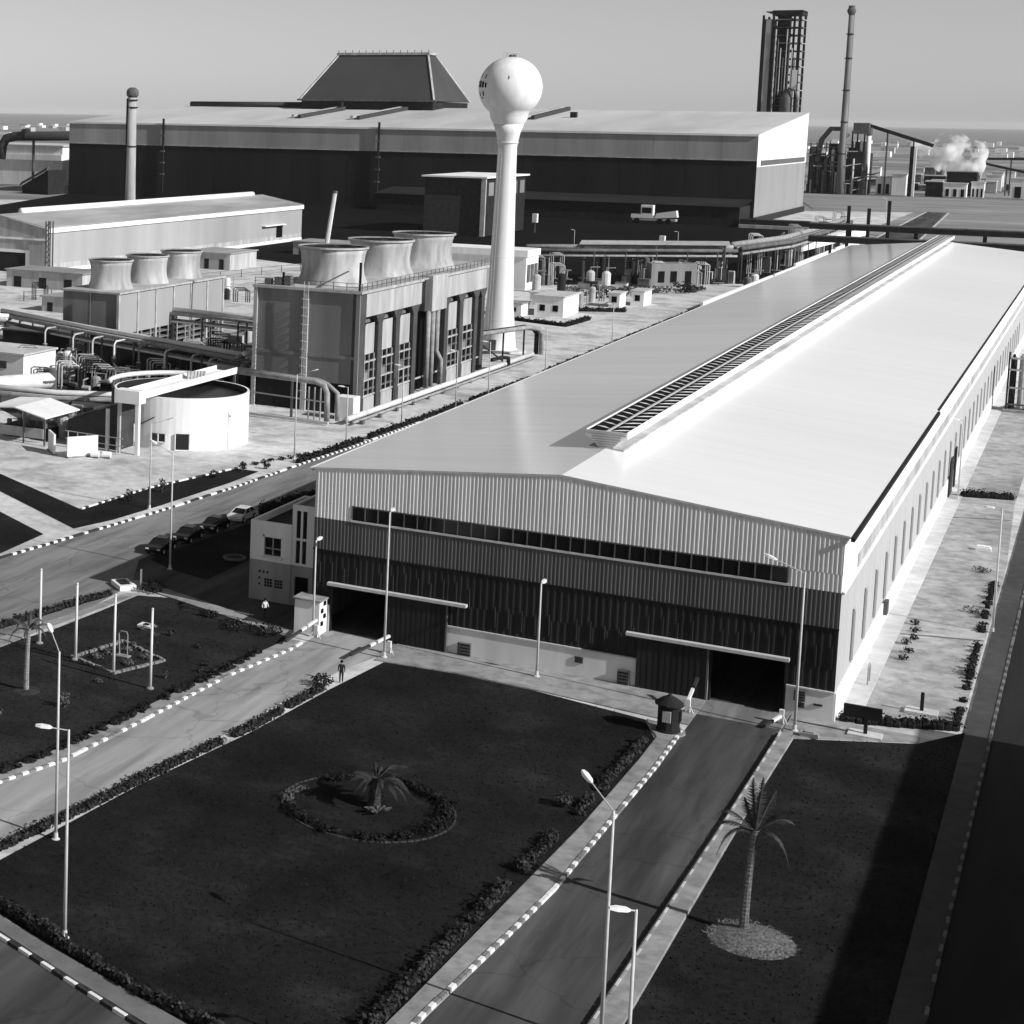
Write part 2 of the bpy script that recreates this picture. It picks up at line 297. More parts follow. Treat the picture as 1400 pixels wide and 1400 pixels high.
kerb('worn grey kerb of the footway by the side road', [(-5.3, 66), (-5.3, 300)], 1.0, .22, .17, ('concrete_mid', 'concrete_dark'))
kerb('pale kerb edge of the raised pavement', [(-19.2, 62), (-18.82, 84), (-18.52, 98), (-18.22, 112), (-18.0, 133)], 1.0, .16, .31, ('concrete_pale', 'concrete'))
# drain joints across the yards
for pts in ([(-13.6, 166.6), (-7.4, 168.4)], [(-13.6, 221), (-8.2, 223)]):
    (a, b), (c, d) = pts; sheet('drain_channel', [(a, b), (c, d), (c, d+.35), (a, b+.35)], .02, 'steel_mid', 'narrow drain across the side yard')

# ================================================================== LONG WAREHOUSE
YF, X0, X1, XM, YB, HE, HR = 138.43, -56.26, -15.27, -35.77, 480.6, 13.89, 15.82
def topz(x): return HE+(HR-HE)*(1-abs(x-XM)/(X1-XM))
wh = thing('long_warehouse', 'long pale-roofed warehouse with banded ribbed front and two sliding doors', 'warehouse', (XM, YF, 0))
ZP, ZM, ZU = 2.25, 7.0, 9.75
LD, RD = (-54.6, -49.4), (-24.0, -18.55)     # door openings
DH = 4.15
def ribbed(x0, x1, z0, z1, pitch, m, name, gable=False, y=YF, depth=.04):
    s = MB(); x = x0
    while x < x1-1e-6:
        xe = min(x+pitch, x1); w_ = xe-x
        prof = [(x, 0), (x+.55*w_, 0), (x+.65*w_, -depth), (x+.9*w_, -depth), (xe, 0)]
        for (a, da), (b, db) in zip(prof, prof[1:]):
            za, zb = (topz(a), topz(b)) if gable else (z1, z1)
            s.quad((a, y+da, z0), (b, y+db, z0), (b, y+db, zb), (a, y+da, za))
        x = xe
    return s.build(name, m, wh)
ribbed(X0, X1, ZU+1.35, None, .31, 'clad_light', 'upper_cladding', True)
SX0, SX1 = -52.9, -18.95
ribbed(X0, SX0, ZU+.0, ZU+1.345, .31, 'clad_light', 'cladding_panel'); ribbed(SX1, X1, ZU, ZU+1.345, .31, 'clad_light', 'cladding_panel')
MB().box(SX0, SX1, YF+.02, YF+.06, ZU+.1, ZU+1.34).build('window_backing', 'black', wh)
npn = 30; pw = (SX1-SX0)/npn
pane = MB().box(-pw/2+.05, pw/2-.05, -.012, .012, -.52, .52).build('window_pane', 'glass_dark', wh, local=True)
for i in range(npn):
    lc = (SX0+pw*(i+.5)-XM, -.03, ZU+.79)
    if i == 0: pane.location = lc
    else: dup(pane, wh, lc)
mul_ = MB().box(-.045, .045, -.05, .0, -.55, .55).build('mullion', 'steel_mid', wh, local=True)
for i in range(npn+1):
    lc = (SX0+pw*i-XM, -.03, ZU+.78)
    if i == 0: mul_.location = lc
    else: dup(mul_, wh, lc)
MB().box(SX0-.1, SX1+.1, YF-.10, YF+.02, ZU+.0, ZU+.16).build('window_sill', 'galv', wh)
MB().box(SX0-.05, SX1+.05, YF-.06, YF+.02, ZU+1.30, ZU+1.40).build('window_head', 'steel_mid', wh)
ribbed(X0, X1, ZM, ZU-.005, .31, 'clad_mid', 'middle_cladding')
MB().box(X0-.02, X1+.02, YF-.09, YF+.01, ZM-.06, ZM+.06).build('cladding_trim', 'steel_dark', wh)
ribbed(X0, X1, DH, ZM-.06, .54, 'clad_dark', 'lower_cladding', depth=.03)
for a, b, nm in ((X0, LD[0], 0), (LD[1], RD[0], 1), (RD[1], X1, 2)):
    ribbed(a, b, ZP, DH-.003, .54, 'clad_dark', 'lower_cladding', depth=.03)
    MB().box(a, b, YF-.12, YF+.15, .0, ZP-.05).build('plinth_wall', 'wall_grey' if nm != 1 else 'wall_grey', wh)
    MB().box(a, b, YF-.22, YF+.1, ZP-.05, ZP+.06).build('plinth_coping', 'concrete_pale', wh)
rb = MB().box(-.03, .03, -.09, -.025, DH+.05, ZM-1.1).build('rib', 'rib_dark', wh, local=True)
k = 0
for i in range(38):
    x = X0+.7+i*1.08
    if random.random() < .2: continue
    lc = (x-XM, 0, random.uniform(-.35, .25) if x < LD[1]+7 or x > RD[0]-5 else random.uniform(-1.6, -1.1))
    if k == 0: rb.location = lc; k = 1
    else: dup(rb, wh, lc)
# doors
for (a, b, pa, pb, r0_, r1_) in ((LD[0], LD[1], -49.4, -44.25, -54.7, -42.7), (RD[0]+5.1-5.1, RD[1], -29.25, -24.0, -30.1, -18.4)):
    pan = MB()
    n = 12; wdt = (pb-pa)/n
    for i in range(n):
        xa = pa+i*wdt; pan.box(xa, xa+wdt*.62, YF-.40, YF-.32, .08, DH-.15); pan.box(xa+wdt*.62, xa+wdt, YF-.37, YF-.32, .08, DH-.15)
    pan.build('sliding_door', 'clad_dark', wh)
    MB().box(pb-.12, pb+.02, YF-.44, YF-.3, .06, DH-.1).build('door_edge', 'steel_mid', wh)
    MB().box(r0_, r1_, YF-.62, YF-.13, DH-.02, DH+.22).build('door_rail', 'galv', wh)
    MB().box(a-.02, a+.16, YF-.06, YF+.3, 0, DH).build('door_jamb', 'clad_dark', wh); MB().box(b-.16, b+.02, YF-.06, YF+.3, 0, DH).build('door_jamb', 'clad_dark', wh)
# air conditioners and vents on the plinth
for x0_, x1_, z0_, z1_ in ((-43.15, -42.2, .1, 1.15), (-33.95, -33.3, 1.15, 1.65), (-30.6, -29.7, .15, 1.2), (-17.95, -17.15, 1.3, 2.1), (-17.85, -17.2, .75, 1.15), (-16.6, -16.0, 1.1, 1.25)):
    a = MB().box(x0_, x1_, YF-.45 if z1_-z0_ > .6 else YF-.2, YF-.121, z0_, z1_).build('wall_unit', 'steel_mid', wh)
    g_ = MB()
    nn = 4
    for i in range(nn): zz = z0_+(z1_-z0_)*(i+.5)/nn; g_.box(x0_+.06, x1_-.06, (YF-.47 if z1_-z0_ > .6 else YF-.22), YF-.13, zz-.04*(z1_-z0_), zz+.04*(z1_-z0_))
    g_.build('grille', 'black', a)
MB().tube([(-43.3, YF-.2, 1.1), (-43.3, YF-.2, .0)], .04, 6).build('drain_pipe', 'steel_dark', wh)
# side wall facing the sun
def sidewall(z0, z1, m, name, x=X1, pitch=.9, d=.05):
    s = MB(); y = YF
    while y < YB:
        e = min(y+pitch, YB)
        for (a, da), (b, db) in zip([(y, 0), (y+.6*(e-y), 0), (y+.68*(e-y), d), (y+.92*(e-y), d)], [(y+.6*(e-y), 0), (y+.68*(e-y), d), (y+.92*(e-y), d), (e, 0)]):
            s.quad((x+da, a, z0), (x+db, b, z0), (x+db, b, z1), (x+da, a, z1))
        y = e
    return s.build(name, m, wh)
sidewall(ZU+.0, HE-.02, 'wall_white', 'side_upper_cladding'); sidewall(ZP, ZU-.01, 'clad_sun', 'side_cladding')
MB().box(X1-.2, X1+.12, YF-.1, YB, 0, ZP-.01).build('side_plinth', 'wall_white', wh)
MB().box(X1+.055, X1+.2, YF, YB, ZU-.12, ZU+.08).build('side_trim', 'wall_white', wh)
MB().box(X1+.052, X1+.09, YF+8, YB-5, ZU+.25, ZU+1.25).build('side_window_band', 'tower_panel', wh)
wpn = MB().box(.055, .12, -.3, .3, 2.7, 6.6).build('side_window', 'side_glass', wh, local=True)
wfr = MB().box(.05, .16, -.38, -.3, 2.6, 6.8).box(.05, .16, .3, .38, 2.6, 6.8).box(.05, .16, -.3, .3, 6.6, 6.8).build('frame', 'clad_sun', wpn, local=True)
for i in range(34):
    lc = (X1-XM, 8+i*7.2, 0)
    if i == 0: wpn.location = lc
    else:
        c = dup(wpn, wh, lc); dup(wfr, c, (0, 0, 0))
dr = MB().box(X1+.13, X1+.3, 232.5, 236.5, .1, 4.4).build('side_door', 'clad_dark', wh)
dr2 = MB().box(X1+.13, X1+.3, 239.5, 241, .1, 4.9).build('side_door', 'steel_dark', wh)
MB().box(X1+.13, X1+.45, 167.6, 168.8, 1.2, 2.4).build('wall_box', 'steel_mid', wh)
# left wall, back wall, floor
MB().box(X0, X0+.15, YF+.16, YB, 0, HE-.05).build('west_wall', 'clad_mid', wh)
s = MB().add([(X0, YB, 0), (X1, YB, 0), (X1, YB, HE-.03), (XM, YB, HR-.03), (X0, YB, HE-.03)], [(0, 1, 2, 3, 4)]); s.build('back_wall', 'clad_light', wh)
MB().box(X0+.2, X1-.2, YF+.2, YB-.1, .02, .05).build('floor', 'asphalt_dark', wh)
# roof: two slopes of long sheets with slight overhang, raised seams
def slope(xa, za, xb, zb, nm, rm_):
    s = MB(); th = .12
    s.add([(xa, YF-.03, za), (xb, YF-.03, zb), (xb, YB+.3, zb), (xa, YB+.3, za), (xa, YF-.03, za+th), (xb, YF-.03, zb+th), (xb, YB+.3, zb+th), (xa, YB+.3, za+th)],
          [(0, 3, 2, 1), (4, 5, 6, 7), (0, 1, 5, 4), (1, 2, 6, 5), (2, 3, 7, 6), (3, 0, 4, 7)])
    o = s.build(nm, rm_, wh)
    return o
ov = .35*(HR-HE)/(X1-XM)
slope(X0-.35, HE-ov, XM, HR, 'roof_slope', 'roof_sheet_shade')['label'] = 'greyer roof slope with shade in its colour'; slope(XM+.002, HR-.001, X1+.35, HE-ov, 'roof_slope', 'roof_sheet')
bt = MB().beam((X0-.3, YF-.065, HE+.06), (XM, YF-.065, HR+.08), .06, .16).beam((XM, YF-.065, HR+.08), (X1+.3, YF-.065, HE+.06), .06, .16); bt.build('verge_trim', 'galv', wh)
for a, b, xx in ((YF-.3, 206, X1+.38), (207, YB, X1+.12)):
    MB().box(xx, xx+.26, a, b, HE-.20, HE+.1).build('gutter', 'steel_dark', wh)  # dark colour stands for the gutter's shadow line along the eave
MB().box(X0-.6, X0-.36, YF, YB, HE-.2, HE+.08).build('gutter', 'wall_white', wh)
# ridge ventilator
V0, V1, vz = 152.4, 480.2, HR+.08
vent = MB()
for sgn in (-1, 1):
    pr = [(.45, 0), (1.15, .75), (1.75, 1.05), (1.75, 1.62)]
    for (a, za), (b, zb) in zip(pr, pr[1:]):
        vent.quad((XM+sgn*a, V0, vz+za-.1), (XM+sgn*b, V0, vz+zb-.1), (XM+sgn*b, V1, vz+zb-.1), (XM+sgn*a, V1, vz+za-.1))
        vent.quad((XM+sgn*(a-.06), V0, vz+za-.06), (XM+sgn*(b-.06), V0, vz+zb-.06), (XM+sgn*(b-.06), V1, vz+zb-.06), (XM+sgn*(a-.06), V1, vz+za-.06))
rv = vent.build('ridge_ventilator', 'wall_white', wh)
MB().box(XM-1.66, XM+1.66, V0+.02, V1, vz+1.34, vz+1.42).build('vent_throat', 'black', rv)
MB().box(XM-.1, XM+.1, V0, V1, vz+1.421, vz+1.5).build('centre_beam', 'galv', rv)
bl = MB(); bl.add([(.15, -.40, 1.43), (1.0, .2, 1.43), (1.5, .62, 1.475), (.75, .32, 1.475), (.75, .32, 1.42), (1.5, .62, 1.42)], [(0, 1, 2, 3), (3, 2, 5, 4), (0, 3, 4), (1, 5, 2)])
blade = bl.build('louvre_blade', 'wall_white', rv, local=True); blade.location = (0, V0-YF+1.2, vz)
bl2 = MB(); bl2.v = [(-x, y, z) for x, y, z in bl.v]; bl2.f = [tuple(reversed(q)) for q in bl.f]
blade2 = bl2.build('louvre_blade', 'wall_white', rv, local=True); blade2.location = (0, V0-YF+2.3, vz)
for i in range(1, 149):
    y = V0-YF+1.2+i*2.2
    if y > V1-YF-1: break
    dup(blade, rv, (0, y, vz)); dup(blade2, rv, (0, y+1.1, vz))
for sg in (-1, 1): MB().box(min(XM+sg*.5, XM+sg*1.5), max(XM+sg*.5, XM+sg*1.5), V0-.2, V1, HR-.02, HR+.14).build('base_flashing', 'tower_panel', rv)
capp = [(-.45, 0), (.45, 0), (1.15, .75), (1.75, 1.05), (1.75, 1.62), (-1.75, 1.62), (-1.75, 1.05), (-1.15, .75)]
MB().extr([(XM+x, vz+z-.1) for x, z in capp], 'y', V0-.06, V0).build('end_cap', 'wall_grey', rv)
for i in range(7):
    z = vz+.12+i*.21; hw = .5+(.7 if z-vz > .72 else .9*(z-vz))+(.45 if z-vz > 1.0 else 0)
    MB().box(XM-hw, XM+hw, V0-.14, V0-.061, z, z+.09).build('end_slat', 'tower_panel', rv)

# ================================================================== OFFICE ANNEX
of = thing('office_building', 'two-storey grey office block attached to the warehouse corner', 'building', (-61, 144.5, 0))
OX0, OX1, OXS, OY0, OY1, OH, OH2 = -64.6, -56.42, -60.6, 143.9, 156, 7.3, 9.2
# left block: lower storey darker render, window openings cut as separate wall pieces
def wall_xz(holes, x0, x1, z0, z1, y, th, name, m):
    xs = sorted({x0, x1, *[h[0] for h in holes], *[h[1] for h in holes]}); zs = sorted({z0, z1, *[h[2] for h in holes], *[h[3] for h in holes]})
    s = MB()
    for xa, xb in zip(xs, xs[1:]):
        for za, zb in zip(zs, zs[1:]):
            if any(h[0] <= xa+1e-6 and xb <= h[1]+1e-6 and h[2] <= za+1e-6 and zb <= h[3]+1e-6 for h in holes): continue
            s.box(xa, xb, y, y+th, za, zb)
    return s.build(name, m, of)
sq = [(-63.7+i*.38, -63.48+i*.38, 2.55, 2.77) for i in range(3)]+[(-63.7, -63.48, z, z+.22) for z in (1.95, 1.4)]
wall_xz([(-63.2, -61.6, 4.25, 5.9)], OX0, OXS, 3.7, OH, OY0, .25, 'upper_wall', 'office_wall')
wall_xz(sq, OX0, OXS, 0, 3.7, OY0-.02, .25, 'lower_wall', 'wall_midgrey')
wall_xz([(-60.2, -59.8, 6.2, 8.7), (-59.6, -59.2, 6.2, 8.7), (-60.2, -59.8, 3.9, 6.0), (-59.6, -59.2, 3.9, 6.0)], OXS, OX1, 3.7, OH2, OY0+.06, .25, 'tower_wall', 'office_wall')
wall_xz([(-60.2, -58.9, 0, 2.7)], OXS, OX1, 0, 3.7, OY0+.04, .25, 'entrance_wall', 'wall_midgrey')
MB().box(OX0, OX0+.25, OY0+.25, OY1, 0, OH).build('west_wall', 'office_wall', of); MB().box(OX0, OX1, OY1, OY1+.25, 0, OH).build('back_wall', 'office_wall', of)
MB().box(OX0+.25, OX1, OY0+.3, OY1-.01, OH-.75, OH-.6).build('roof_deck', 'steel_dark', of)
MB().box(OXS, OXS+.25, OY0+.32, OY0+5, OH-.59, OH2).build('stair_side_wall', 'office_wall', of); MB().box(OXS, OX1, OY0+5, OY0+5.25, OH-.59, OH2).build('stair_back_wall', 'office_wall', of)
MB().box(OXS+.26, OX1, OY0+.32, OY0+4.99, OH2-.3, OH2-.2).build('stair_roof', 'concrete', of)
MB().box(OX0+.3, OX1-.1, OY0+.5, OY0+.6, 0.05, OH-.8).build('dark_interior', 'black', of)
wn = MB().box(-63.18, -61.62, OY0+.12, OY0+.16, 4.27, 5.88).build('window', 'glass_dark', of)
MB().box(-62.45, -62.35, OY0+.05, OY0+.12, 4.27, 5.88).box(-63.18, -61.62, OY0+.05, OY0+.12, 4.85, 4.93).build('frame', 'steel_light', wn)
MB().box(-63.35, -61.45, OY0-.16, OY0-.001, 4.0, 4.22).build('sill', 'wall_white', wn)
hd = MB().box(-63.35, -63.2, OY0-.08, OY0, 4.2, 6.1).box(-63.35, -61.5, OY0-.08, OY0, 5.92, 6.1).build('surround', 'office_wall', wn)
for x0_, x1_, z0_, z1_ in ((-60.2, -59.8, 6.2, 8.7), (-59.6, -59.2, 6.2, 8.7), (-60.2, -59.8, 3.9, 6.0), (-59.6, -59.2, 3.9, 6.0)):
    MB().box(x0_, x1_, OY0+.2, OY0+.24, z0_, z1_).build('slot_window', 'glass_dark', of)
MB().box(-60.2, -58.9, OY0+.2, OY0+.26, .02, 2.7).build('door', 'black', of)
for x0_ in (-63.1, -62.1):   # lettering blocks: small square tiles in a grid, unreadable in the photograph
    for i in range(3):
        for j in range(3): MB().box(x0_+i*.27, x0_+i*.27+.21, OY0-.05, OY0-.021, 1.35+j*.27, 1.56+j*.27).build('wall_tile', 'steel_dark', of)

gh = thing('gate_hut', 'small white hut left of the open left door', 'hut', (-56.0, 137.4, 0))
MB().box(-57.0, -54.75, 136.5, 138.2, 0, 2.9).build('wall', 'wall_white', gh); MB().box(-57.15, -54.6, 136.35, 138.28, 2.901, 3.05).build('roof', 'concrete', gh)
for i in range(4): MB().box(-54.749, -54.65, 136.8+.35*(i % 2)*1.6, 137.2+.35*(i % 2)*1.6, .8+.55*i, 1.15+.55*i).build('vent_hole', 'black', gh)

# ================================================================== STREET LAMPS
def lamp(loc, h, az, label, style='slope', arm=2.0):
    t = thing('street_lamp', label, 'street lamp', loc, 'street lamps')
    x, y, z = loc; d = Vector((math.cos(az), math.sin(az), 0))
    MB().tube([(x, y, z), (x, y, z+h*.5), (x, y, z+h)], [.11, .085, .06], 8).build('pole', 'galv', t, smooth=True)
    MB().lathe([(.26, 0), (.26, .05), (.15, .1), (.13, .45)], (x, y, z), 10).build('base_plate', 'galv', t)
    top = Vector((x, y, z+h-.05))
    if style == 'slope': e = top+d*arm+Vector((0, 0, arm*.33))
    else: e = top+d*arm*.6+Vector((0, 0, .03))
    MB().tube([top, top+(e-top)*.5, e], .035, 6).build('arm', 'galv', t)
    dd = (e-top).normalized(); sx = dd.cross(Vector((0, 0, 1))).normalized(); uz = sx.cross(dd)
    s = MB(); rows = []
    for k_, wd, hh in ((-.05, .06, .05), (.12, .16, .10), (.55, .19, .11), (.85, .10, .07)):
        c = e+dd*k_; rows.append([c-sx*wd-uz*hh*.4, c+sx*wd-uz*hh*.4, c+sx*wd*.7+uz*hh, c-sx*wd*.7+uz*hh])
    s.v = [tuple(p) for r_ in rows for p in r_]
    s.f = [(3, 2, 1, 0), (12, 13, 14, 15)]+[(4*i+j, 4*i+(j+1) % 4, 4*i+4+(j+1) % 4, 4*i+4+j) for i in range(3) for j in range(4)]
    s.build('lamp_head', 'lamp_white', t, smooth=False)
    return t
LA = R(135)
lamp((-44.65, 77.2, 0), 11.5, R(195), 'tall lamp at the bottom left hedge, head on a short level arm', 'flat', 1.6)
lamp((-51.6, 87.9, 0), 11.7, LA, 'tall lamp in the hedge of the entry road, head tilted up left')
lamp((-18.0, 82.1, .27), 11.4, LA, 'tall lamp on the raised pavement with its white head over the dark road')
lamp((-14.8, 72.6, 0), 11.4, R(215), 'lamp at the bottom edge beside the palm lawn, short level arm', 'flat', .5)
lamp((-17.3, 134.6, .1), 11.7, R(175), 'tall lamp right of the open right door')
lamp((-48.0, 133.9, .09), 12.0, R(100), 'tall lamp in front of the left sliding door', 'flat', 1.2)
lamp((-36.3, 136.2, .09), 7.5, R(90), 'short lamp in the middle of the warehouse front', 'flat', .5)
lamp((-55.1, 136.1, 0), 8.3, R(90), 'short lamp beside the white gate hut', 'flat', .5)
lamp((-75.1, 148.7, 0), 11.4, R(170), 'tall lamp on the shaded lawn behind the parked cars')
lamp((-88.9, 170.6, 0), 9.7, R(10), 'lamp on the grass verge across the main road')
lamp((-6.95, 171.9, 0), 11.0, R(180), 'lamp on the footway of the side yard', 'flat', 1.0)
lamp((-87.2, 207, 0), 11.0, R(0), 'lamp on the sand right of the round tank')
for i, (x, y, h, lb) in enumerate(((-85.2, 219.6, 8, 'thin lamp post nearest the warehouse roof corner'), (-85.1, 240.6, 8.5, 'second thin lamp post along the cooling tower hedge'), (-82.9, 257.9, 9, 'third thin lamp post along the cooling tower hedge'), (-82.1, 271.4, 9, 'fourth thin lamp post, in front of the water tower'), (-82.2, 303.8, 8, 'thin lamp post just right of the water tower'), (-81.9, 349, 8.5, 'lamp post above the hedge end at the white cabins'))):
    lamp((x, y, 0), h, R(180), lb, 'flat', .9)
for x, y, h, lb in ((-158, 612, 6.5, 'small lamp post before the dark mill wall, left one'), (-126, 621, 7, 'small lamp post before the dark mill wall, right one'), (-92.9, 905, 10, 'lamp post in the grey field behind the pipe bridge'), (-14.0, 232, 9.5, 'lamp post by the side door of the long wall')):
    lamp((x, y, 0), h, R(180), lb, 'flat', .8)

# ================================================================== FLAGPOLES
for (x, y), lb in zip(((-72.9, 120.9), (-68.3, 118.9), (-64.2, 117.8), (-60.0, 116.0)), ('leftmost white flagpole on the rough lawn', 'second white flagpole from the left', 'third white flagpole, at the stone bed corner', 'rightmost white flagpole nearest the entry road')):
    t = thing('flagpole', lb, 'flagpole', (x, y, 0), 'white flagpoles')
    MB().tube([(x, y, 0), (x+.02, y, 3), (x+.05, y, 6.2)], [.13, .115, .09], 8).build('pole', 'pipe_white', t, smooth=True)
    MB().lathe([(.3, 0), (.3, .12), (.16, .2)], (x, y, 0), 10).build('base', 'concrete', t)
    MB().lathe([(.02, 0), (.1, .06), (.1, .14), (.02, .2)], (x+.05, y, 6.19), 8).build('finial', 'pipe_white', t)

# ================================================================== CARS
def car(paint, label):
    t = thing('parked_car', label, 'car', (0, 0, 0), 'cars parked beside the shaded lawn'); W = .86
    side = [(-2.15, .32), (-2.2, .62), (-2.1, .86), (-1.2, .96), (1.35, .98), (2.05, .94), (2.2, .7), (2.15, .32)]
    s = MB(); n = len(side)
    rows = [(-W*.97, .0), (-W, .04), (W, .04), (W*.97, .0)]
    for wx, q in ((-W*.9, .04), (-W, 0), (W, 0), (W*.9, .04)):
        s.v += [(wx, y*(1-q*.3), z-(q if z > .6 else 0)) for y, z in side]
    s.f = [tuple(range(n)), tuple(reversed(range(3*n, 4*n)))]+[(i*n+j, (i+1)*n+j, (i+1)*n+(j+1) % n, i*n+(j+1) % n) for i in range(3) for j in range(n)]
    body = s.build('body', paint, t, local=True)
    cab = [(-1.25, .95), (-.45, 1.40), (.85, 1.43), (1.65, .97)]
    g = MB()
    for wx, k in ((-W*.93, 0), (-W*.72, 1), (W*.72, 1), (W*.93, 0)): pass
    lo = [(-W*.92, -1.25, .95), (W*.92, -1.25, .95), (W*.92, 1.65, .97), (-W*.92, 1.65, .97)]; hi = [(-W*.72, -.45, 1.39), (W*.72, -.45, 1.39), (W*.72, .85, 1.42), (-W*.72, .85, 1.42)]
    g.add(lo+hi, [(0, 1, 5, 4), (1, 2, 6, 5), (2, 3, 7, 6), (3, 0, 4, 7)]); g.build('windows', 'glass_dark', t, local=True)
    MB().add([(-W*.74, -.5, 1.385), (W*.74, -.5, 1.385), (W*.74, .9, 1.415), (-W*.74, .9, 1.415), (-W*.66, -.35, 1.46), (W*.66, -.35, 1.46), (W*.66, .75, 1.48), (-W*.66, .75, 1.48)], [(0, 3, 2, 1), (4, 5, 6, 7), (0, 1, 5, 4), (1, 2, 6, 5), (2, 3, 7, 6), (3, 0, 4, 7)]).build('roof', paint, t, local=True)
    pl = MB()
    for sx in (-1, 1):
        for a, b in (((sx*W*.93, -1.25, .95), (sx*W*.73, -.45, 1.40)), ((sx*W*.93, 1.65, .97), (sx*W*.73, .85, 1.43)), ((sx*W*.935, .2, .96), (sx*W*.735, .2, 1.42))): pl.beam(a, b, .07)
    pl.build('pillar', paint, t, local=True)
    for sx in (-1, 1):
        for y in (-1.35, 1.35):
            wl = MB().tube([(sx*(W-.2), y, .32), (sx*(W+.01), y, .32)], .32, 16).build('wheel', 'rubber', t, local=True)
            MB().tube([(sx*(W+.011), y, .32), (sx*(W+.03), y, .32)], .19, 12).build('rim', 'galv', wl, local=True)
        MB().box(sx*.62-.17, sx*.62+.17, -2.21, -2.12, .62, .76).build('headlight', 'lamp_white', t, local=True)
        MB().box(sx*.64-.15, sx*.64+.15, 2.13, 2.21, .66, .84).build('tail_light', 'steel_mid', t, local=True)
    return t
c1 = car('car_black', 'dark parked car nearest the road junction, first of the row'); c1.location = (-79.0, 154.4, .015); c1.rotation_euler[2] = R(4)
place(c1, (-78.9, 160.3, .015), R(3), 'second dark car in the row of parked cars')
place(c1, (-78.6, 165.9, .015), R(2), 'third dark car in the row, just before the white one')
c2 = car('car_white', 'white car at the far end of the parked row'); c2.location = (-78.2, 171.9, .015)

# ================================================================== KIOSK, BARRIERS
kx, ky = -24.9, 129.2
t = thing('guard_kiosk', 'small black round kiosk with pointed roof by the dark road', 'kiosk', (kx, ky, 0))
MB().lathe([(.86, 0), (.86, .2), (.78, .22), (.78, 1.95), (.82, 2.0)], (kx, ky, .1), 12).build('body', 'steel_dark', t)
MB().lathe([(1.02, 2.0), (1.0, 2.1), (.55, 2.45), (.2, 2.62), (.08, 2.8)], (kx, ky, .1), 12).build('roof', 'steel_dark', t)
MB().box(kx-.28, kx+.28, ky-.84, ky-.70, .95, 1.75).build('window', 'tower_panel', t); MB().box(kx+.70, kx+.84, ky-.25, ky+.25, .95, 1.75).build('window', 'glass_dark', t)
MB().lathe([(1.2, -.09), (1.2, .03)], (kx, ky, .1), 14).build('footing', 'concrete', t)
def barrier(px, py, dx, dy, L, lb, z0=.5, z1=1.5):
    t = thing('road_barrier', lb, 'barrier', (px, py, 0), 'door barriers'); d = Vector((dx, dy, 0)).normalized()
    MB().box(px-.16, px+.16, py-.16, py+.16, 0, 1.05).build('post', 'pipe_white', t)
    for sg in (-1, 1): MB().beam((px+sg*.5, py-.3, 0), (px, py, .85), .06).build('brace', 'galv', t)
    a = Vector((px, py, z1)); b = a+d*L; b.z = z0; m_ = a+(b-a)*.5
    MB().beam(a, m_, .2, .2).build('boom_white_half', 'paint_white', t); MB().beam(m_, b, .2, .2).build('boom_dark_half', 'paint_dark', t)
barrier(-54.8, 137.0-.9, -.25, -1, 4.2, 'barrier with half dark boom beside the white gate hut')
barrier(-48.1, 135.3, -.5, -1, 4.2, 'barrier with half dark boom at the left sliding door')
barrier(-24.6, 134.4, .1, 1, 2.0, 'short white barrier boom behind the black kiosk', 2.2, 1.0)
barrier(-18.4, 136.0, -.4, -1, 2.2, 'low barrier at the right side of the open right door', .25, .6)

# ================================================================== PLANTS
def leaf_cloud(s, c, rad, n, size, flat=1.0, up=.0):
    for _ in range(n):
        while True:
            v = Vector((random.uniform(-1, 1), random.uniform(-1, 1), random.uniform(-1, 1)))
            if .25 < v.length < 1: break
        p = Vector(c)+Vector((v.x*rad[0], v.y*rad[1], v.z*rad[2]))
        if p.z < .03: p.z = .03+random.random()*.1
        nrm = (v+Vector((random.uniform(-.8, .8), random.uniform(-.8, .8), random.uniform(-.2, .9)))).normalized()
        a = nrm.orthogonal().normalized(); a = (Matrix.Rotation(random.uniform(0, 6.28), 3, nrm) @ a); b = nrm.cross(a); z = size*random.uniform(.6, 1.4)
        s.add([p-a*z*.5, p+b*z*.35, p+a*z*.5, p-b*z*.35], [(0, 1, 2, 3)])
def hedge(path, wd, h, label, m='leaf', dens=70, gaps=(), size=.22, z=0.0, ragged=0.0):
    t = thing('hedge', label, 'hedge', (path[0][0], path[0][1], 0)); s = MB(); core = MB(); cut = False
    for p, a in along([Vector((x, y, 0)) for x, y in path], .5):
        if any(g0 < p.y < g1 for g0, g1 in gaps):
            if core.v: core.build('branches', 'leaf_dark', t); s.build('foliage', m, t); core = MB(); s = MB()
            continue
        if ragged and random.random() < ragged:
            if core.v: core.build('branches', 'leaf_dark', t); core = MB()
            continue
        hh = h*random.uniform(.75-ragged, 1.15+ragged); wv = wd*random.uniform(.8, 1.15)
        core.lathe([(wv*.36, 0), (wv*.40, hh*.35), (wv*.30, hh*.62), (wv*.1, hh*.75)], (p.x, p.y, z), 7)
        leaf_cloud(s, (p.x+random.uniform(-.1, .1), p.y, z+hh*.55), (wv*.6, .4, hh*.55), int(dens*.62), size)
    s.build('foliage', m, t)
    if core.v: core.build('branches', 'leaf_dark', t)
    return t
hedge([(-49.6, 78.3), (-45.1, 76.6), (-38, 73.9), (-34.4, 73.1), (-28.2, 70.6)], .75, .75, 'dark clipped hedge along the bottom of the big lawn', 'leaf', 80, ragged=.08)
hedge([(-53.8, 83.6), (-52.6, 92), (-51.7, 100), (-50.6, 108), (-49.9, 113), (-49.2, 124)], 1.0, .5, 'low hedge between the entry road and the big lawn', 'leaf', 75, gaps=((108.6, 110.2), (117.5, 118.2)), ragged=.06)
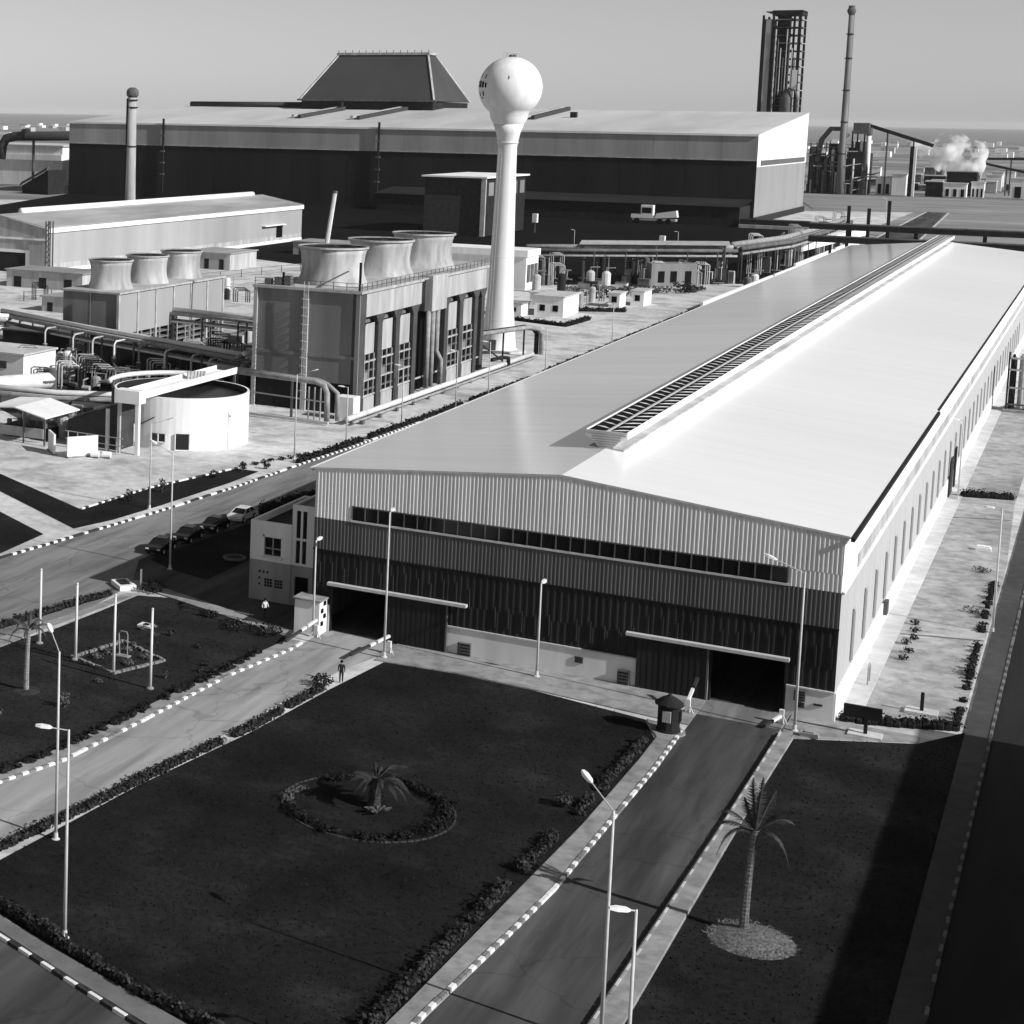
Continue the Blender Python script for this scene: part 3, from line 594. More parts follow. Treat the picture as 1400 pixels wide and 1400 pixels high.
hedge([(-25.9, 126.5), (-25.9, 121), (-26.3, 110)], .75, .6, 'upper hedge by the pavement of the dark road', 'leaf', 75, gaps=((113.5, 114.3), (118, 118.5)), ragged=.15)
hedge([(-26.6, 105.5), (-26.9, 97), (-27.2, 90), (-27.6, 81), (-27.9, 72)], .85, .65, 'long hedge by the pavement at the bottom of the dark road', 'leaf', 80, gaps=((97.2, 99.2),), ragged=.1)
hedge([(-60.0, 95), (-59.2, 100), (-58.4, 107), (-57.9, 116), (-57.1, 124), (-56.9, 130)], .9, .5, 'ragged hedge along the flagpole lawn', 'leaf_dark', 60, gaps=((106, 107), (112.2, 113), (121, 121.8)), ragged=.3)
hedge([(-78.6, 120), (-77.5, 125.4), (-76.6, 131), (-75.4, 137.5)], 1.0, .65, 'low hedge behind the flagpoles beside the main road', 'leaf', 70)
hedge([(-14.6, 139.1), (-11.2, 140.3), (-7.3, 142.0)], 1.0, .9, 'dark hedge closing the side yard', 'leaf_dark', 70)
hedge([(-7.6, 143), (-7.7, 165), (-7.9, 191)], .7, .45, 'thin plants along the footway of the side yard', 'leaf_dark', 50, gaps=((150, 151.5), (166, 170), (178, 180)), ragged=.5)
hedge([(-13.6, 234.5), (-8.4, 236)], 1.1, 1.0, 'hedge crossing the side yard', 'leaf_dark', 60)
hedge([(-85.8, 205), (-84.9, 220), (-83.6, 250), (-82.4, 290), (-82.3, 345), (-82.3, 428)], .95, .9, 'long hedge along the main road by the cooling towers', 'leaf_dark', 24, gaps=((224, 226), (262, 266), (296, 304)), size=.4)
hedge([(-77.6, 176), (-76, 187), (-73, 200)], 1.5, 1.3, 'hedge between the office and the main road', 'leaf_dark', 50, size=.3)
hedge([(-112, 383), (-98.5, 377.8), (-97.8, 394)], 1.4, 1.0, 'hedge around the bed by the white cabin', 'leaf_dark', 22, size=.5)
hedge([(-110, 408), (-95, 416)], 1.6, 1.2, 'dark hedge behind the white cabin', 'leaf_dark', 22, size=.5)
def shrub(c, r, h, label, m='leaf', n=260, size=.2):
    t = thing('shrub', label, 'shrub', (c[0], c[1], 0)); s = MB(); leaf_cloud(s, (c[0], c[1], h*.55), (r, r, h*.5), n, size); s.build('foliage', m, t)
    st = MB()
    for _ in range(5):
        a = random.uniform(0, 6.28); st.tube([(c[0], c[1], 0), (c[0]+r*.5*math.cos(a), c[1]+r*.5*math.sin(a), h*.7)], [.05, .02], 5)
    st.build('stem', 'trunk', t); return t
shrub((-72.6, 140.4), 1.25, 1.1, 'rounded dark shrub beside the white slab', 'leaf_dark', 420)
shrub((-27.4, 110.8), .6, .9, 'small shrub with pale base on the big lawn', 'leaf', 160)
shrub((-49.4, 124.3), .9, 1.0, 'dark shrub at the end of the low road hedge', 'leaf_dark', 260)
shrub((-66.0, 103.5), .5, 1.1, 'sprig beside the big lamp on the flagpole lawn', 'leaf_pale', 90)
shrub((-63.2, 108.5), .5, 1.3, 'pale bare sprig right of the left palm', 'leaf_pale', 70)
shrub((-64.5, 98.0), 1.2, .9, 'spreading shrub at the left edge of the flagpole lawn', 'leaf_dark', 300)
shrub((-61.5, 134.4), 1.6, .7, 'low dark shrub in front of the person', 'leaf_dark', 300)
shrub((-58.6, 134.6), 1.5, .8, 'low dark shrub left of the gate hut barrier', 'leaf_dark', 300)
shrub((-64.8, 136.2), .9, .6, 'small shrub under the office footway', 'leaf_dark', 160)
for i in range(13):
    p = random.choice([(-58.8, 120), (-60, 127), (-62.5, 112), (-66, 127), (-63, 104)]); 
    x, y = p[0]+random.uniform(-2, 2), p[1]+random.uniform(-4, 4)
    o = shrub((x, y), random.uniform(.25, .5), random.uniform(.35, .7), 'small weed clump scattered in the rough lawn', random.choice(('leaf', 'leaf_pale', 'leaf_dark')), 60, .16); o['group'] = 'weed clumps in the rough lawn'; o.name = 'weed_clump'
for i, y in enumerate((158.5, 161, 163.5, 165.5, 168, 170.5)):
    x = -12.6+.25*math.sin(i*2.3)
    o = shrub((x, y), .45, .5, 'low weed clump at the foot of the long side wall', 'leaf_dark', 70, .18); o['group'] = 'weeds along the side wall'; o.name = 'weed_clump'
for (x, y, r) in ((-8.9, 178, .9), (-9.2, 195, .9)):
    o = shrub((x, y), r, .6, 'dry straggling weed on the side yard', 'leaf_pale' if r > .8 else 'leaf_dark', 90, .2); o['group'] = 'weeds on the side yard'; o.name = 'weed_clump'
for i, (x, y, hgt) in enumerate(((-92.5, 172.5, 1.6), (-91.7, 179, 1.7), (-90.4, 190, 1.0), (-89.3, 196, 1.2), (-87.5, 199, 1.0))):
    o = shrub((x, y), .5, hgt, 'young plant at the edge of the sandy yard', 'leaf_dark', 90, .25); o['group'] = 'young plants at the sand edge'; o.name = 'young_plant'
for i in range(9):
    x, y = -90.5+i*.55+random.uniform(-.3, .3), 199+i*1.6
    o = shrub((x, y), .5, .5, 'weed on the sand right of the round tank', 'leaf_dark', 50, .25); o['group'] = 'weeds by the tank'; o.name = 'weed_clump'

def frond_mesh(az, L, rise, droop, n=34, wleaf=.12, lleaf=.55, hang=.5):
    s = MB(); d = Vector((math.cos(az), math.sin(az), 0)); sd = Vector((-d.y, d.x, 0)); pts = []
    for i in range(n+1):
        u = i/n; pts.append(d*(L*(u-.18*u*u))+Vector((0, 0, rise*u-droop*u*u*u)))
    s.tube(pts[::3]+[pts[-1]], [.05*(1-.8*i/(len(pts[::3]))) for i in range(len(pts[::3])+1)], 5)
    for i in range(4, n):
        u = i/n; ll = lleaf*math.sin(math.pi*min(1, .18+.8*u))*random.uniform(.8, 1.1); tdir = (pts[i+1]-pts[i]).normalized()
        for sg in (-1, 1):
            e = pts[i]+(sd*sg*.75+tdir*.65+Vector((0, 0, -hang*random.uniform(.4, 1.2)))).normalized()*ll
            s.add([pts[i]-tdir*wleaf*.5, pts[i]+tdir*wleaf*.5, e], [(0, 1, 2)])
    return s
def palm(loc, h, label, fronds, rt=.2, m='frond', tm='trunk', lean=(.2, 0), boots=True):
    t = thing('palm_tree', label, 'palm', loc); x, y, z = loc; top = Vector((x+lean[0], y+lean[1], z+h))
    s = MB(); n = max(8, int(h*9)); path = []; rad = []
    for i in range(n+1):
        u = i/n; path.append((x+lean[0]*u*u, y+lean[1]*u*u, z+h*u)); rad.append(rt*(1.35-.5*u+.25*max(0, u-.75)*4)*(1.04 if i % 2 else .96))
    s.tube(path, rad, 9).build('trunk', tm, t)
    for az, L, rise, droop, ll in fronds:
        q = frond_mesh(R(az), L, rise, droop, lleaf=ll); q.v = [(a+top.x, b+top.y, c+top.z-.15) for a, b, c in q.v]; q.build('frond', m, t)
    return t
palm((-14.5, 98.5, 0), 5.9, 'tall slim palm with few drooping fronds on a straw mound', [(190, 3.0, 1.4, 2.2, .45), (165, 2.6, 1.9, 1.6, .4), (20, 2.4, 1.9, 1.3, .45), (-10, 2.3, .9, 2.4, .4), (60, 1.8, 2.6, .5, .45), (110, 1.6, 2.9, .3, .45), (250, 1.6, 2.7, .4, .45), (320, 1.9, 2.4, .8, .45), (215, 2.5, 1.0, 2.3, .4), (85, 1.3, 3.0, .2, .4)], .19, lean=(.25, .1))
st = MB(); 
for i in range(16): pass
MB().lathe([(2.25, 0), (2.0, .1), (1.2, .28), (.35, .4)], (-14.0, 97.9, .03), 26).build('straw_mound', 'straw')
o = bpy.data.objects['straw_mound']; tag(o, 'pale round mound of dry straw under the tall palm', 'straw mound')
s = MB()
for _ in range(900):
    a = random.uniform(0, 6.28); rr_ = 2.35*math.sqrt(random.random()); p = Vector((-14.0+rr_*math.cos(a), 97.9+rr_*math.sin(a), .05+.36*max(0, 1-rr_/2.3)+random.random()*.06)); dv = Vector((random.uniform(-1, 1), random.uniform(-1, 1), random.uniform(-.1, .5))).normalized()*.25; sv = dv.orthogonal().normalized()*.03
    s.add([p-sv, p+sv, p+dv], [(0, 1, 2)])
tag(s.build('straw_blades', 'straw', o), kind='stuff')
palm((-37.4, 103.6, 0), 2.0, 'short bushy palm in the round bed', [(i*360/19+random.uniform(-8, 8), random.uniform(1.8, 2.7), random.uniform(.4, 1.8), random.uniform(.7, 1.8), .45) for i in range(26)], .34, m='leaf', tm='trunk_dark', lean=(.1, .1))
s = MB(); t = thing('palm_offshoot', 'pale spiky offshoots at the foot of the short palm', 'plant', (-36.9, 102.9, 0))
for k_ in range(10):
    q = frond_mesh(random.uniform(0, 6.28), random.uniform(.7, 1.2), random.uniform(.5, .9), .3, n=12, lleaf=.3); q.v = [(a-36.9, b+102.9, c+.05) for a, b, c in q.v]; q.build('frond', 'leaf_pale', t)
palm((-67.5, 110.1, 0), 4.9, 'pale slim palm with dry tangled crown at the left edge', [(i*360/9+random.uniform(-12, 12), random.uniform(1.8, 2.7), random.uniform(.8, 2.4), random.uniform(1.2, 2.4), .35) for i in range(9)], .17, m='frond', tm='trunk_pale', lean=(.1, .1))
s = MB().lathe([(1.1, 0), (.9, .06), (.3, .15)], (-67.5, 110.1, .03), 14); tag(s.build('planting_pit', 'soil'), 'ragged soil ring under the left palm', 'soil ring')
# round bed
cx, cy, cr = -37.7, 103.4, 5.4
rb_ = thing('round_bed', 'stone-edged ring bed around the short palm', 'flower bed', (cx, cy, 0))
stn = MB().box(-.2, .2, -.06, .06, 0, .08).build('edge_stone', 'stone_dark', rb_, local=True)
for i in range(70):
    a = 2*math.pi*i/70
    lc = (cr*math.cos(a), cr*math.sin(a), .02)
    if i == 0: stn.location = lc; stn.rotation_euler[2] = a+math.pi/2
    else: dup(stn, rb_, lc, a+math.pi/2)
for k_, (a0, a1, hh) in enumerate(((60, 100, .7), (15, 58, .9), (-25, 14, .9), (-50, -38, .6), (-85, -58, .6), (-118, -92, .5), (-150, -124, .6), (-185, -155, .7), (125, 150, .5))):
    t = thing('shrub', ('clump on the far side of the round bed', 'tall clump at the upper right of the round bed', 'tall clump at the right side of the round bed', 'single small clump at the lower right of the round bed', 'clump at the lower edge of the round bed, right of centre', 'clump at the lower edge of the round bed, left of centre', 'clump at the lower left of the round bed', 'pale tipped clump at the left end of the round bed', 'low clump at the upper left of the round bed')[k_], 'shrub', (cx+cr*math.cos(R((a0+a1)/2)), cy+cr*math.sin(R((a0+a1)/2)), 0))
    s = MB()
    for a in range(a0, a1, 4):
        if random.random() < .1: continue
        rj = cr-.45+random.uniform(-.25, .2); hj = hh*random.uniform(.5, 1.1); leaf_cloud(s, (cx+rj*math.cos(R(a)), cy+rj*math.sin(R(a)), hj*.5), (.5, .5, hj*.55), 60, .18)
    s.build('foliage', 'leaf_dark' if k_ not in (7,) else 'leaf_pale', t)
# flag bed with stones and little posts
fb = thing('flag_bed', 'rectangular bed edged with rough stones below the flagpoles', 'flower bed', (-65.5, 121, 0))
stn = MB().box(-.2, .2, -.12, .12, 0, .2).build('edge_stone', 'stone', fb, local=True); first = True
for p, a in along([Vector(q) for q in ((-68.7, 119.2, 0), (-64, 117.5, 0), (-62.2, 122.6, 0), (-67.4, 125.4, 0), (-68.7, 119.2, 0))], .5):
    lc = (p.x+65.5+random.uniform(-.06, .06), p.y-121+random.uniform(-.06, .06), .02)
    if first: stn.location = lc; stn.rotation_euler[2] = a; first = False
    else: dup(stn, fb, lc, a+random.uniform(-.3, .3))
for i, (x, y) in enumerate(((-66.8, 121.8), (-64.2, 120.2), (-66, 123.2), (-63.8, 122.4), (-67, 120.2))): 
    o = shrub((x, y), .6, .5, 'low pale plant inside the flagpole bed', 'leaf_pale', 80, .2); o['group'] = 'plants in the flagpole bed'
t = thing('bent_pipe', 'thin pale bent pipe standing in the flagpole bed', 'pipe', (-65.7, 121.9, 0))
MB().tube([(-65.9, 121.9, 0), (-66.0, 121.9, 1.9), (-65.8, 121.9, 2.1), (-65.3, 121.9, 2.1), (-65.2, 121.9, 1.9), (-65.2, 121.9, 0)], .05, 6).build('hoop', 'pipe', t); MB().box(-66.2, -65.0, 121.6, 122.2, .03, .12).build('base', 'concrete', t)
t = thing('stone_slab', 'low white slab with dark top at the road junction', 'slab', (-75.6, 140.4, 0))
MB().prism([(-77.1, 140.6), (-75.2, 138.9), (-74.2, 140.2), (-76.1, 141.9)], .02, .45).build('base', 'wall_white', t); MB().prism([(-76.6, 140.6), (-75.4, 139.5), (-74.8, 140.2), (-76.0, 141.3)], .451, .52).build('top', 'steel_dark', t)
t = thing('marker_post', 'white post standing at the corner of the slab', 'post', (-74.0, 140.7, 0)); MB().tube([(-74, 140.7, 0), (-74, 140.7, 1.9)], .1, 8).build('shaft', 'pipe_white', t); MB().box(-74.2, -73.8, 140.5, 140.9, 0, .15).build('base', 'concrete', t)
t = thing('ground_plate', 'small white plate lying on the rough lawn', 'plate', (-67.9, 130.4, 0)); MB().box(-68.6, -67.3, 129.9, 130.9, .03, .2).build('frame', 'wall_white', t); MB().box(-68.2, -67.7, 130.15, 130.65, .201, .25).build('lid', 'black', t)
t = thing('tyre_ring', 'pale ring lying on the shaded lawn', 'ring', (-71.6, 155.8, .05))
pr = [(1.0+.16*math.cos(R(a)), .16+.16*math.sin(R(a))) for a in range(0, 361, 45)]
MB().lathe(pr, (-71.6, 155.8, .03), 22, (False, False)).build('ring', 'steel_mid', t); MB().lathe([(.84, .02), (.84, .06)], (-71.6, 155.8, .03), 18).build('soil_fill', 'soil', t)

# signs and small things by the side yard
def stand(x, y, lb, board=True):
    t = thing('post_stand', lb, 'post', (x, y, 0)); MB().box(x-1.1, x+1.1, y-.7, y+.7, .03, .22).build('footing', 'concrete_pale', t); MB().box(x-.12, x+.12, y-.12, y+.12, .22, 1.6).build('post', 'steel_dark', t)
    if board: MB().box(x-1.5, x+1.0, y-.1, y+.1, 1.3, 2.2).build('board', 'steel_dark', t)
stand(-12.9, 136.6, 'dark board on a post with pale footing at the warehouse corner'); stand(-10.0, 144.6, 'short dark post on a pale footing inside the side yard', False)
t = thing('pipe_hoop', 'grey pipe hoop standing by the long side wall', 'pipe', (-14.4, 149.8, 0)); MB().tube([(-14.2, 149.3, 0), (-14.2, 149.3, 1.4), (-14.2, 149.6, 1.6), (-14.2, 150.2, 1.6), (-14.2, 150.5, 1.4), (-14.2, 150.5, .1)], .06, 6).build('hoop', 'pipe', t)
tag(MB().box(-16.8, -15.6, 133.6, 134.2, .1, .4).box(-16.5, -15.9, 133.7, 134.1, .4, .5).build('concrete_block', 'concrete'), 'small concrete block at the corner of the palm lawn', 'block')
tag(MB().box(-10.4, -9.0, 205, 205.9, .02, .35).box(-10.3, -9.1, 205.1, 205.8, .35, .5).build('white_trough', 'wall_white'), 'low white trough in the side yard', 'trough')

# ================================================================== PEOPLE
def person(loc, rz, label, shirt, trousers, walk=.25):
    t = thing('person', label, 'person', loc, rz=rz)
    V = [(0, 0, .95), (0, .01, 1.15), (0, .02, 1.38), (0, .02, 1.5), (0, -.01, 1.62), (0, -.02, 1.74),
         (-.09, 0, .9), (-.1, -walk*.6, .5), (-.1, -walk*.5, .08), (-.1, -walk*.5-.16, .04), (.09, 0, .9), (.1, walk*.5, .5), (.1, walk*1.1, .1), (.1, walk*1.1-.16, .04),
         (-.19, .02, 1.42), (-.25, walk*.4, 1.15), (-.25, walk*.3-.1, .92), (-.25, walk*.3-.14, .82), (.19, .02, 1.42), (.25, -walk*.4, 1.15), (.25, -walk*.6-.08, .93), (.25, -walk*.6-.14, .84)]
    E = [(0, 1), (1, 2), (2, 3), (3, 4), (4, 5), (0, 6), (6, 7), (7, 8), (8, 9), (0, 10), (10, 11), (11, 12), (12, 13), (2, 14), (14, 15), (15, 16), (16, 17), (2, 18), (18, 19), (19, 20), (20, 21)]
    rad = [.15, .14, .16, .06, .10, .085, .1, .075, .05, .045, .1, .075, .05, .045, .07, .05, .04, .035, .07, .05, .04, .035]
    me = bpy.data.meshes.new('body'); me.from_pydata(V, E, []); ob = bpy.data.objects.new('body', me); C.objects.link(ob); ob.parent = t
    md = ob.modifiers.new('skin', 'SKIN'); sv = me.skin_vertices[0].data if me.skin_vertices else None
    if sv is None:
        bpy.context.view_layer.objects.active = ob; me.attributes
    if me.skin_vertices:
        for i, r_ in enumerate(rad): me.skin_vertices[0].data[i].radius = (r_, r_)
        me.skin_vertices[0].data[0].use_root = True
    ob.modifiers.new('sub', 'SUBSURF').levels = 1; ob.modifiers['sub'].render_levels = 1
    m = bpy.data.materials.new('clothing'); m.use_nodes = True; n = m.node_tree.nodes; L = m.node_tree.links
    tc = n.new('ShaderNodeTexCoord'); sp = n.new('ShaderNodeSeparateXYZ'); cr_ = n.new('ShaderNodeValToRGB'); mr = n.new('ShaderNodeMath'); mr.operation = 'DIVIDE'; mr.inputs[1].default_value = 2.0
    L.new(tc.outputs['Object'], sp.inputs[0]); L.new(sp.outputs[2], mr.inputs[0]); L.new(mr.outputs[0], cr_.inputs[0]); L.new(cr_.outputs[0], n['Principled BSDF'].inputs['Base Color']); n['Principled BSDF'].inputs['Roughness'].default_value = .85
    cr_.color_ramp.interpolation = 'CONSTANT'; e = cr_.color_ramp.elements; e[0].position = 0; e[0].color = (.01, .01, .01, 1); e[1].position = .05; e[1].color = (trousers,)*3+(1,)
    for p_, c_ in ((.49, shirt), (.745, .25)): x = e.new(p_); x.color = (c_, c_, c_, 1)
    me.materials.append(m)
    s = MB(); s.lathe([(.02, .13), (.085, .10), (.112, .03), (.11, -.04), (.09, -.07)], (0, .005, 1.70), 10, (False, True)).build('hair', 'hair', t, local=True, smooth=True)
    return t
person((-60.5, 138.3, .12), R(60), 'person in a pale top and dark trousers walking on the office footway', .55, .012, .28)
person((-48.5, 125.9, .03), R(200), 'person in dark clothes standing by the shrub at the lawn corner', .012, .01, .1)

# ================================================================== WATER TOWER
TX, TY = -98.4, 330.0
wt = thing('water_tower', 'white water tower with round tank on a slim flared column', 'water tower', (TX, TY, 0))
prof = [(3.5, 0), (3.5, .5), (3.3, .55), (3.05, 3), (2.75, 6), (2.45, 9), (2.25, 14), (2.0, 24), (1.78, 34), (1.72, 38.5), (1.82, 39.4), (2.2, 41.2), (2.75, 42.8)]
MB().lathe(prof, (TX, TY, 0), 40).build('column', 'tower_white', wt, smooth=True)
rs, zc = 5.75, 49.6
sp = [(2.75, 42.8), (3.35, 43.9)]
for a in range(-52, 91, 6): sp.append((max(.02, rs*math.cos(R(a))), zc+rs*math.sin(R(a))))
MB().lathe(sp, (TX, TY, 0), 48, (False, False)).build('tank', 'tower_white', wt, smooth=True)
MB().lathe([(1.79, 39.28), (1.97, 39.3), (2.0, 39.5), (1.9, 39.55)], (TX, TY, 0), 32, (False, False)).build('collar', 'wall_white', wt)
MB().lathe([(.75, 0), (.75, .35), (.1, .5)], (TX+.2, TY, zc+rs-.05), 12).build('hatch', 'steel_mid', wt)
hr = MB(); 
for i in range(10):
    a = 2*math.pi*i/10; hr.beam((TX+1.5*math.cos(a), TY+1.5*math.sin(a), zc+rs-.3), (TX+1.5*math.cos(a), TY+1.5*math.sin(a), zc+rs+.65), .06)
hr.tube([(TX+1.5*math.cos(2*math.pi*i/16), TY+1.5*math.sin(2*math.pi*i/16), zc+rs+.65) for i in range(17)], .04, 5).build('railing', 'galv', wt)
ldr = MB()
for sx in (-.25, .25): ldr.beam((TX+sx-1.0, TY-2.95, 2.4), (TX+sx-.8, TY-1.62, 39), .07)
for i in range(60): u = i/60; ldr.beam((TX-1.25+.2*u, TY-2.95+1.33*u, 2.4+36.6*u), (TX-.75+.2*u, TY-2.95+1.33*u, 2.4+36.6*u), .05)
ldr.build('ladder', 'galv', wt)
for z in (6, 12, 18, 24, 30, 36):
    rz_ = 2.75 if z == 6 else (2.33 if z == 12 else (2.17 if z == 18 else (2.0 if z == 24 else (1.87 if z == 30 else 1.755)))); MB().lathe([(rz_-.03, z), (rz_+.025, z+.03), (rz_+.025, z+.1), (rz_-.03, z+.13)], (TX, TY, 0), 32, (False, False)).build('pour_line', 'tower_white', wt)
# dark block lettering wrapping round the left of the tank (illegible in the photograph) and small ports
def on_sphere(az, el, r_): return Vector((TX+r_*math.cos(el)*math.cos(az), TY+r_*math.cos(el)*math.sin(az), zc+r_*math.sin(el)))
def patch(az, el, dw, dh, name, m):
    q = MB(); k_ = 3
    for i in range(k_):
        a0_, a1_ = az-dw/2+dw*i/k_, az-dw/2+dw*(i+1)/k_
        q.quad(*[on_sphere(R(a), R(e_), rs+.03) for a, e_ in ((a0_, el-dh/2), (a1_, el-dh/2), (a1_, el+dh/2), (a0_, el+dh/2))])
    q.build(name, m, wt)
for az, el, dw, dh in ((206, 6, 9, 13), (217, 6, 8, 12), (227, 5, 7, 11), (236, 4, 5, 9), (214, 22, 3, 8), (232, 20, 3, 9), (228, -12, 4, 9), (214, -13, 4, 8), (222, -20, 5, 3)):
    patch(az, el, dw, dh, 'letter_block', 'black')
patch(283, 18, 2.2, 6, 'port', 'steel_mid'); patch(312, 16, 2, 3, 'port', 'galv')
MB().box(TX-.6, TX+.6, TY-3.6, TY-2.9, .2, 2.4).build('door', 'steel_mid', wt)
MB().lathe([(5.2, 0), (5.2, .35), (4.8, .4)], (TX, TY, .02), 24).build('footing', 'concrete_pale', wt)
# steel pipe frame in front of the tower foot
t = thing('pipe_gantry', 'dark pipe gantry bending over beside the water tower foot', 'pipes', (-92, 318, 0))
for dx, m in ((0, 'steel_dark'), (.9, 'pipe')):
    MB().tube([(-97+dx, 303, 5.6), (-93+dx, 316, 5.8), (-91.2+dx, 321.5, 5.9), (-90.2+dx, 324, 5.4), (-89.8+dx, 325, 4.4), (-89.8+dx, 325, .6)], .42, 8).build('pipe', m, t, smooth=True)
for x, y in ((-96, 306), (-93, 315), (-91, 321)): MB().beam((x, y, 0), (x, y, 5.4), .25).build('post', 'steel_dark', t)
MB().beam((-96, 306, 5.2), (-93, 315, .2), .2).build('brace', 'steel_dark', t)
MB().tube([(-90.5, 300, 2.2), (-89.8, 304, 2.3), (-89.3, 306, 2.0), (-89.3, 306.5, .3)], .35, 8).build('pipe', 'steel_dark', t)

# ================================================================== COOLING TOWERS
def fan(parent, x, y, z0, h, r, m='fan_stack'):
    pf = [(r*1.08, 0), (r*.96, h*.25), (r*.93, h*.5), (r*.97, h*.8), (r*1.04, h), (r*1.005, h), (r*.94, h*.8), (r*.9, h*.5), (r*.92, h*.15)]
    o = MB().lathe(pf, (x, y, z0), 36, (False, False)).build('fan_stack', m, parent, smooth=True)
    MB().lathe([(r*.965, h*.90), (r*.2, h*.92)], (x, y, z0), 24, (False, True)).build('fan_throat', 'black', o); MB().lathe([(r*.97, h*.90), (r*.995, h*.985)], (x, y, z0), 36, (False, False)).build('inner_lining', 'steel_dark', o)
    q = MB()
    for i in range(7):
        a = 2*math.pi*i/7; d = Vector((math.cos(a), math.sin(a), 0)); n_ = Vector((-d.y, d.x, 0)); b = Vector((x, y, z0+h*.925))
        q.add([b+d*.5-n_*.2, b+d*r*.88-n_*.45+Vector((0, 0, .1)), b+d*r*.88+n_*.45+Vector((0, 0, .35)), b+d*.5+n_*.2+Vector((0, 0, .15))], [(0, 1, 2, 3)])
    q.lathe([(.6, h*.92), (.6, h*.95), (.2, h*.97)], (x, y, z0), 10).build('fan_blades', 'steel_dark', o)
    MB().lathe([(r*1.02, h*.96), (r*1.07, h*.96), (r*1.07, h*1.01), (r*1.02, h*1.01)], (x, y, z0), 36, (False, False)).build('rim_band', 'steel_light', o)
BX0, BX1, BY0, BY1, BH = -109.6, -92.9, 243.2, 303, 18.4
ct = thing('cooling_tower', 'large cooling tower with three fan stacks and dark pillared side', 'cooling tower', (-101, 273, 0))
MB().box(BX0, BX1-1.2, BY0, BY1, 4.5, BH-.4).build('fill_block', 'tower_clad', ct)
MB().box(BX0, BX1-1.6, BY0+.3, BY1, 0, 4.5).build('basin', 'steel_dark', ct)
MB().box(BX0-.4, BX1+.3, BY0-.4, BY1+.4, BH-.4, BH).build('deck', 'tower_panel', ct)
MB().box(BX0-.05, BX1+.05, BY0-.12, BY0-.001, 8.2, 8.7).build('band', 'tower_clad', ct)
for x in (BX0+.1, (BX0+BX1)/2, BX1-.3): MB().box(x-.3, x+.3, BY0-.3, BY0-.001, 0, BH-.4).build('end_pilaster', 'tower_panel' if x < BX1-1 else 'tower_clad', ct)
lad = MB(); lx = (BX0+BX1)/2+.1
for sx in (-.35, .35): lad.beam((lx+sx, BY0-.75, .2), (lx+sx, BY0-.75, BH+1), .08)
for i in range(46): lad.beam((lx-.35, BY0-.75, .4+i*.4), (lx+.35, BY0-.75, .4+i*.4), .05)
lad.build('ladder', 'galv', ct)
for i in range(12): MB().lathe([(.55, 0), (.6, 0), (.6, .08), (.55, .08)], (lx, BY0-.9, 3+i*1.25), 10, (False, False)).build('ladder_hoop', 'steel_light', ct)
# sunlit long side: fascia, pillars, pale louvre panels, risers
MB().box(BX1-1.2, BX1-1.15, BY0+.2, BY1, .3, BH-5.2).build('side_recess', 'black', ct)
MB().box(BX1-1.2, BX1-.05, BY0, BY0+2.4, 0, BH-.41).build('corner_pier', 'pillar_dark', ct)
fas = [(BY0+2.45, BY0+26.5), (BY0+36.2, BY1-.1)]
for a, b in fas: MB().box(BX1-1.19, BX1-.02, a, b, BH-4.0, BH-.42).build('fascia', 'tower_panel', ct)
MB().box(BX1-1.19, BX1+1.0, BY0+28.6, BY0+35.9, BH-5.4, BH+.35).build('riser_box', 'tower_panel', ct); MB().box(BX1-1.19, BX1+.5, BY0+26.6, BY0+28.5, BH-5.2, BH-.2).build('riser_pier', 'pillar_dark', ct)
cols = [BY0+8.8, BY0+16.4, BY0+24.2, BY0+39.4, BY0+47.2, BY0+55.2]
for y in cols+[BY1-.9]:
    MB().box(BX1-1.18, BX1-.1, y-.85, y+.85, 0, BH-4.7).build('pillar', 'pillar_dark', ct)
    MB().add([(BX1-1.18, y-2.0, BH-4.05), (BX1-.08, y-2.0, BH-4.05), (BX1-.08, y-.86, BH-5.4), (BX1-1.18, y-.86, BH-5.4), (BX1-1.18, y+2, BH-4.05), (BX1-.08, y+2, BH-4.05), (BX1-.08, y+.86, BH-5.4), (BX1-1.18, y+.86, BH-5.4)], [(0, 1, 2, 3), (4, 7, 6, 5), (0, 4, 5, 1), (1, 5, 6, 2)]).build('bracket', 'pillar_dark', ct)
bays = [(BY0+2.5, BY0+7.9), (BY0+9.7, BY0+15.5), (BY0+17.3, BY0+23.3), (BY0+40.3, BY0+46.3), (BY0+48.1, BY0+54.3)]
for i, (a, b) in enumerate(bays):
    zt = BH-5.2
    MB().add([(BX1-.55, a+.3, 8.6), (BX1-.55, b-.4, 8.6), (BX1-.55, b-.4, zt), (BX1-.55, a+1.5, zt), (BX1-.55, a+.3, zt-1.4)], [(0, 1, 2, 3, 4)]).build('pale_panel', 'tower_panel', ct)
    for j, z in enumerate((3.2, 4.6, 6.0, 7.4)):
        MB().box(BX1-.7, BX1-.35, a, b, z, z+.22).build('cross_rail', 'steel_light' if j % 2 else 'steel_mid', ct)
    MB().box(BX1-.65, BX1-.5, a+.5, a+.5+(b-a)*.5, 4.7, 5.9).build('louvre_panel', 'tower_clad', ct)
    for y in (a+.9, (a+b)/2, b-.7): MB().beam((BX1-.4, y, 2.2), (BX1-.4, y, 8.6), .16).build('mullion', 'steel_light', ct)
    MB().box(BX1-.9, BX1-.1, a+.3, b-.8, .1, 2.2).build('basin_panel', 'tower_panel', ct)
MB().box(BX1-.5, BX1-.3, BY0, BY1, 2.25, 2.5).build('walk_rail', 'steel_light', ct)
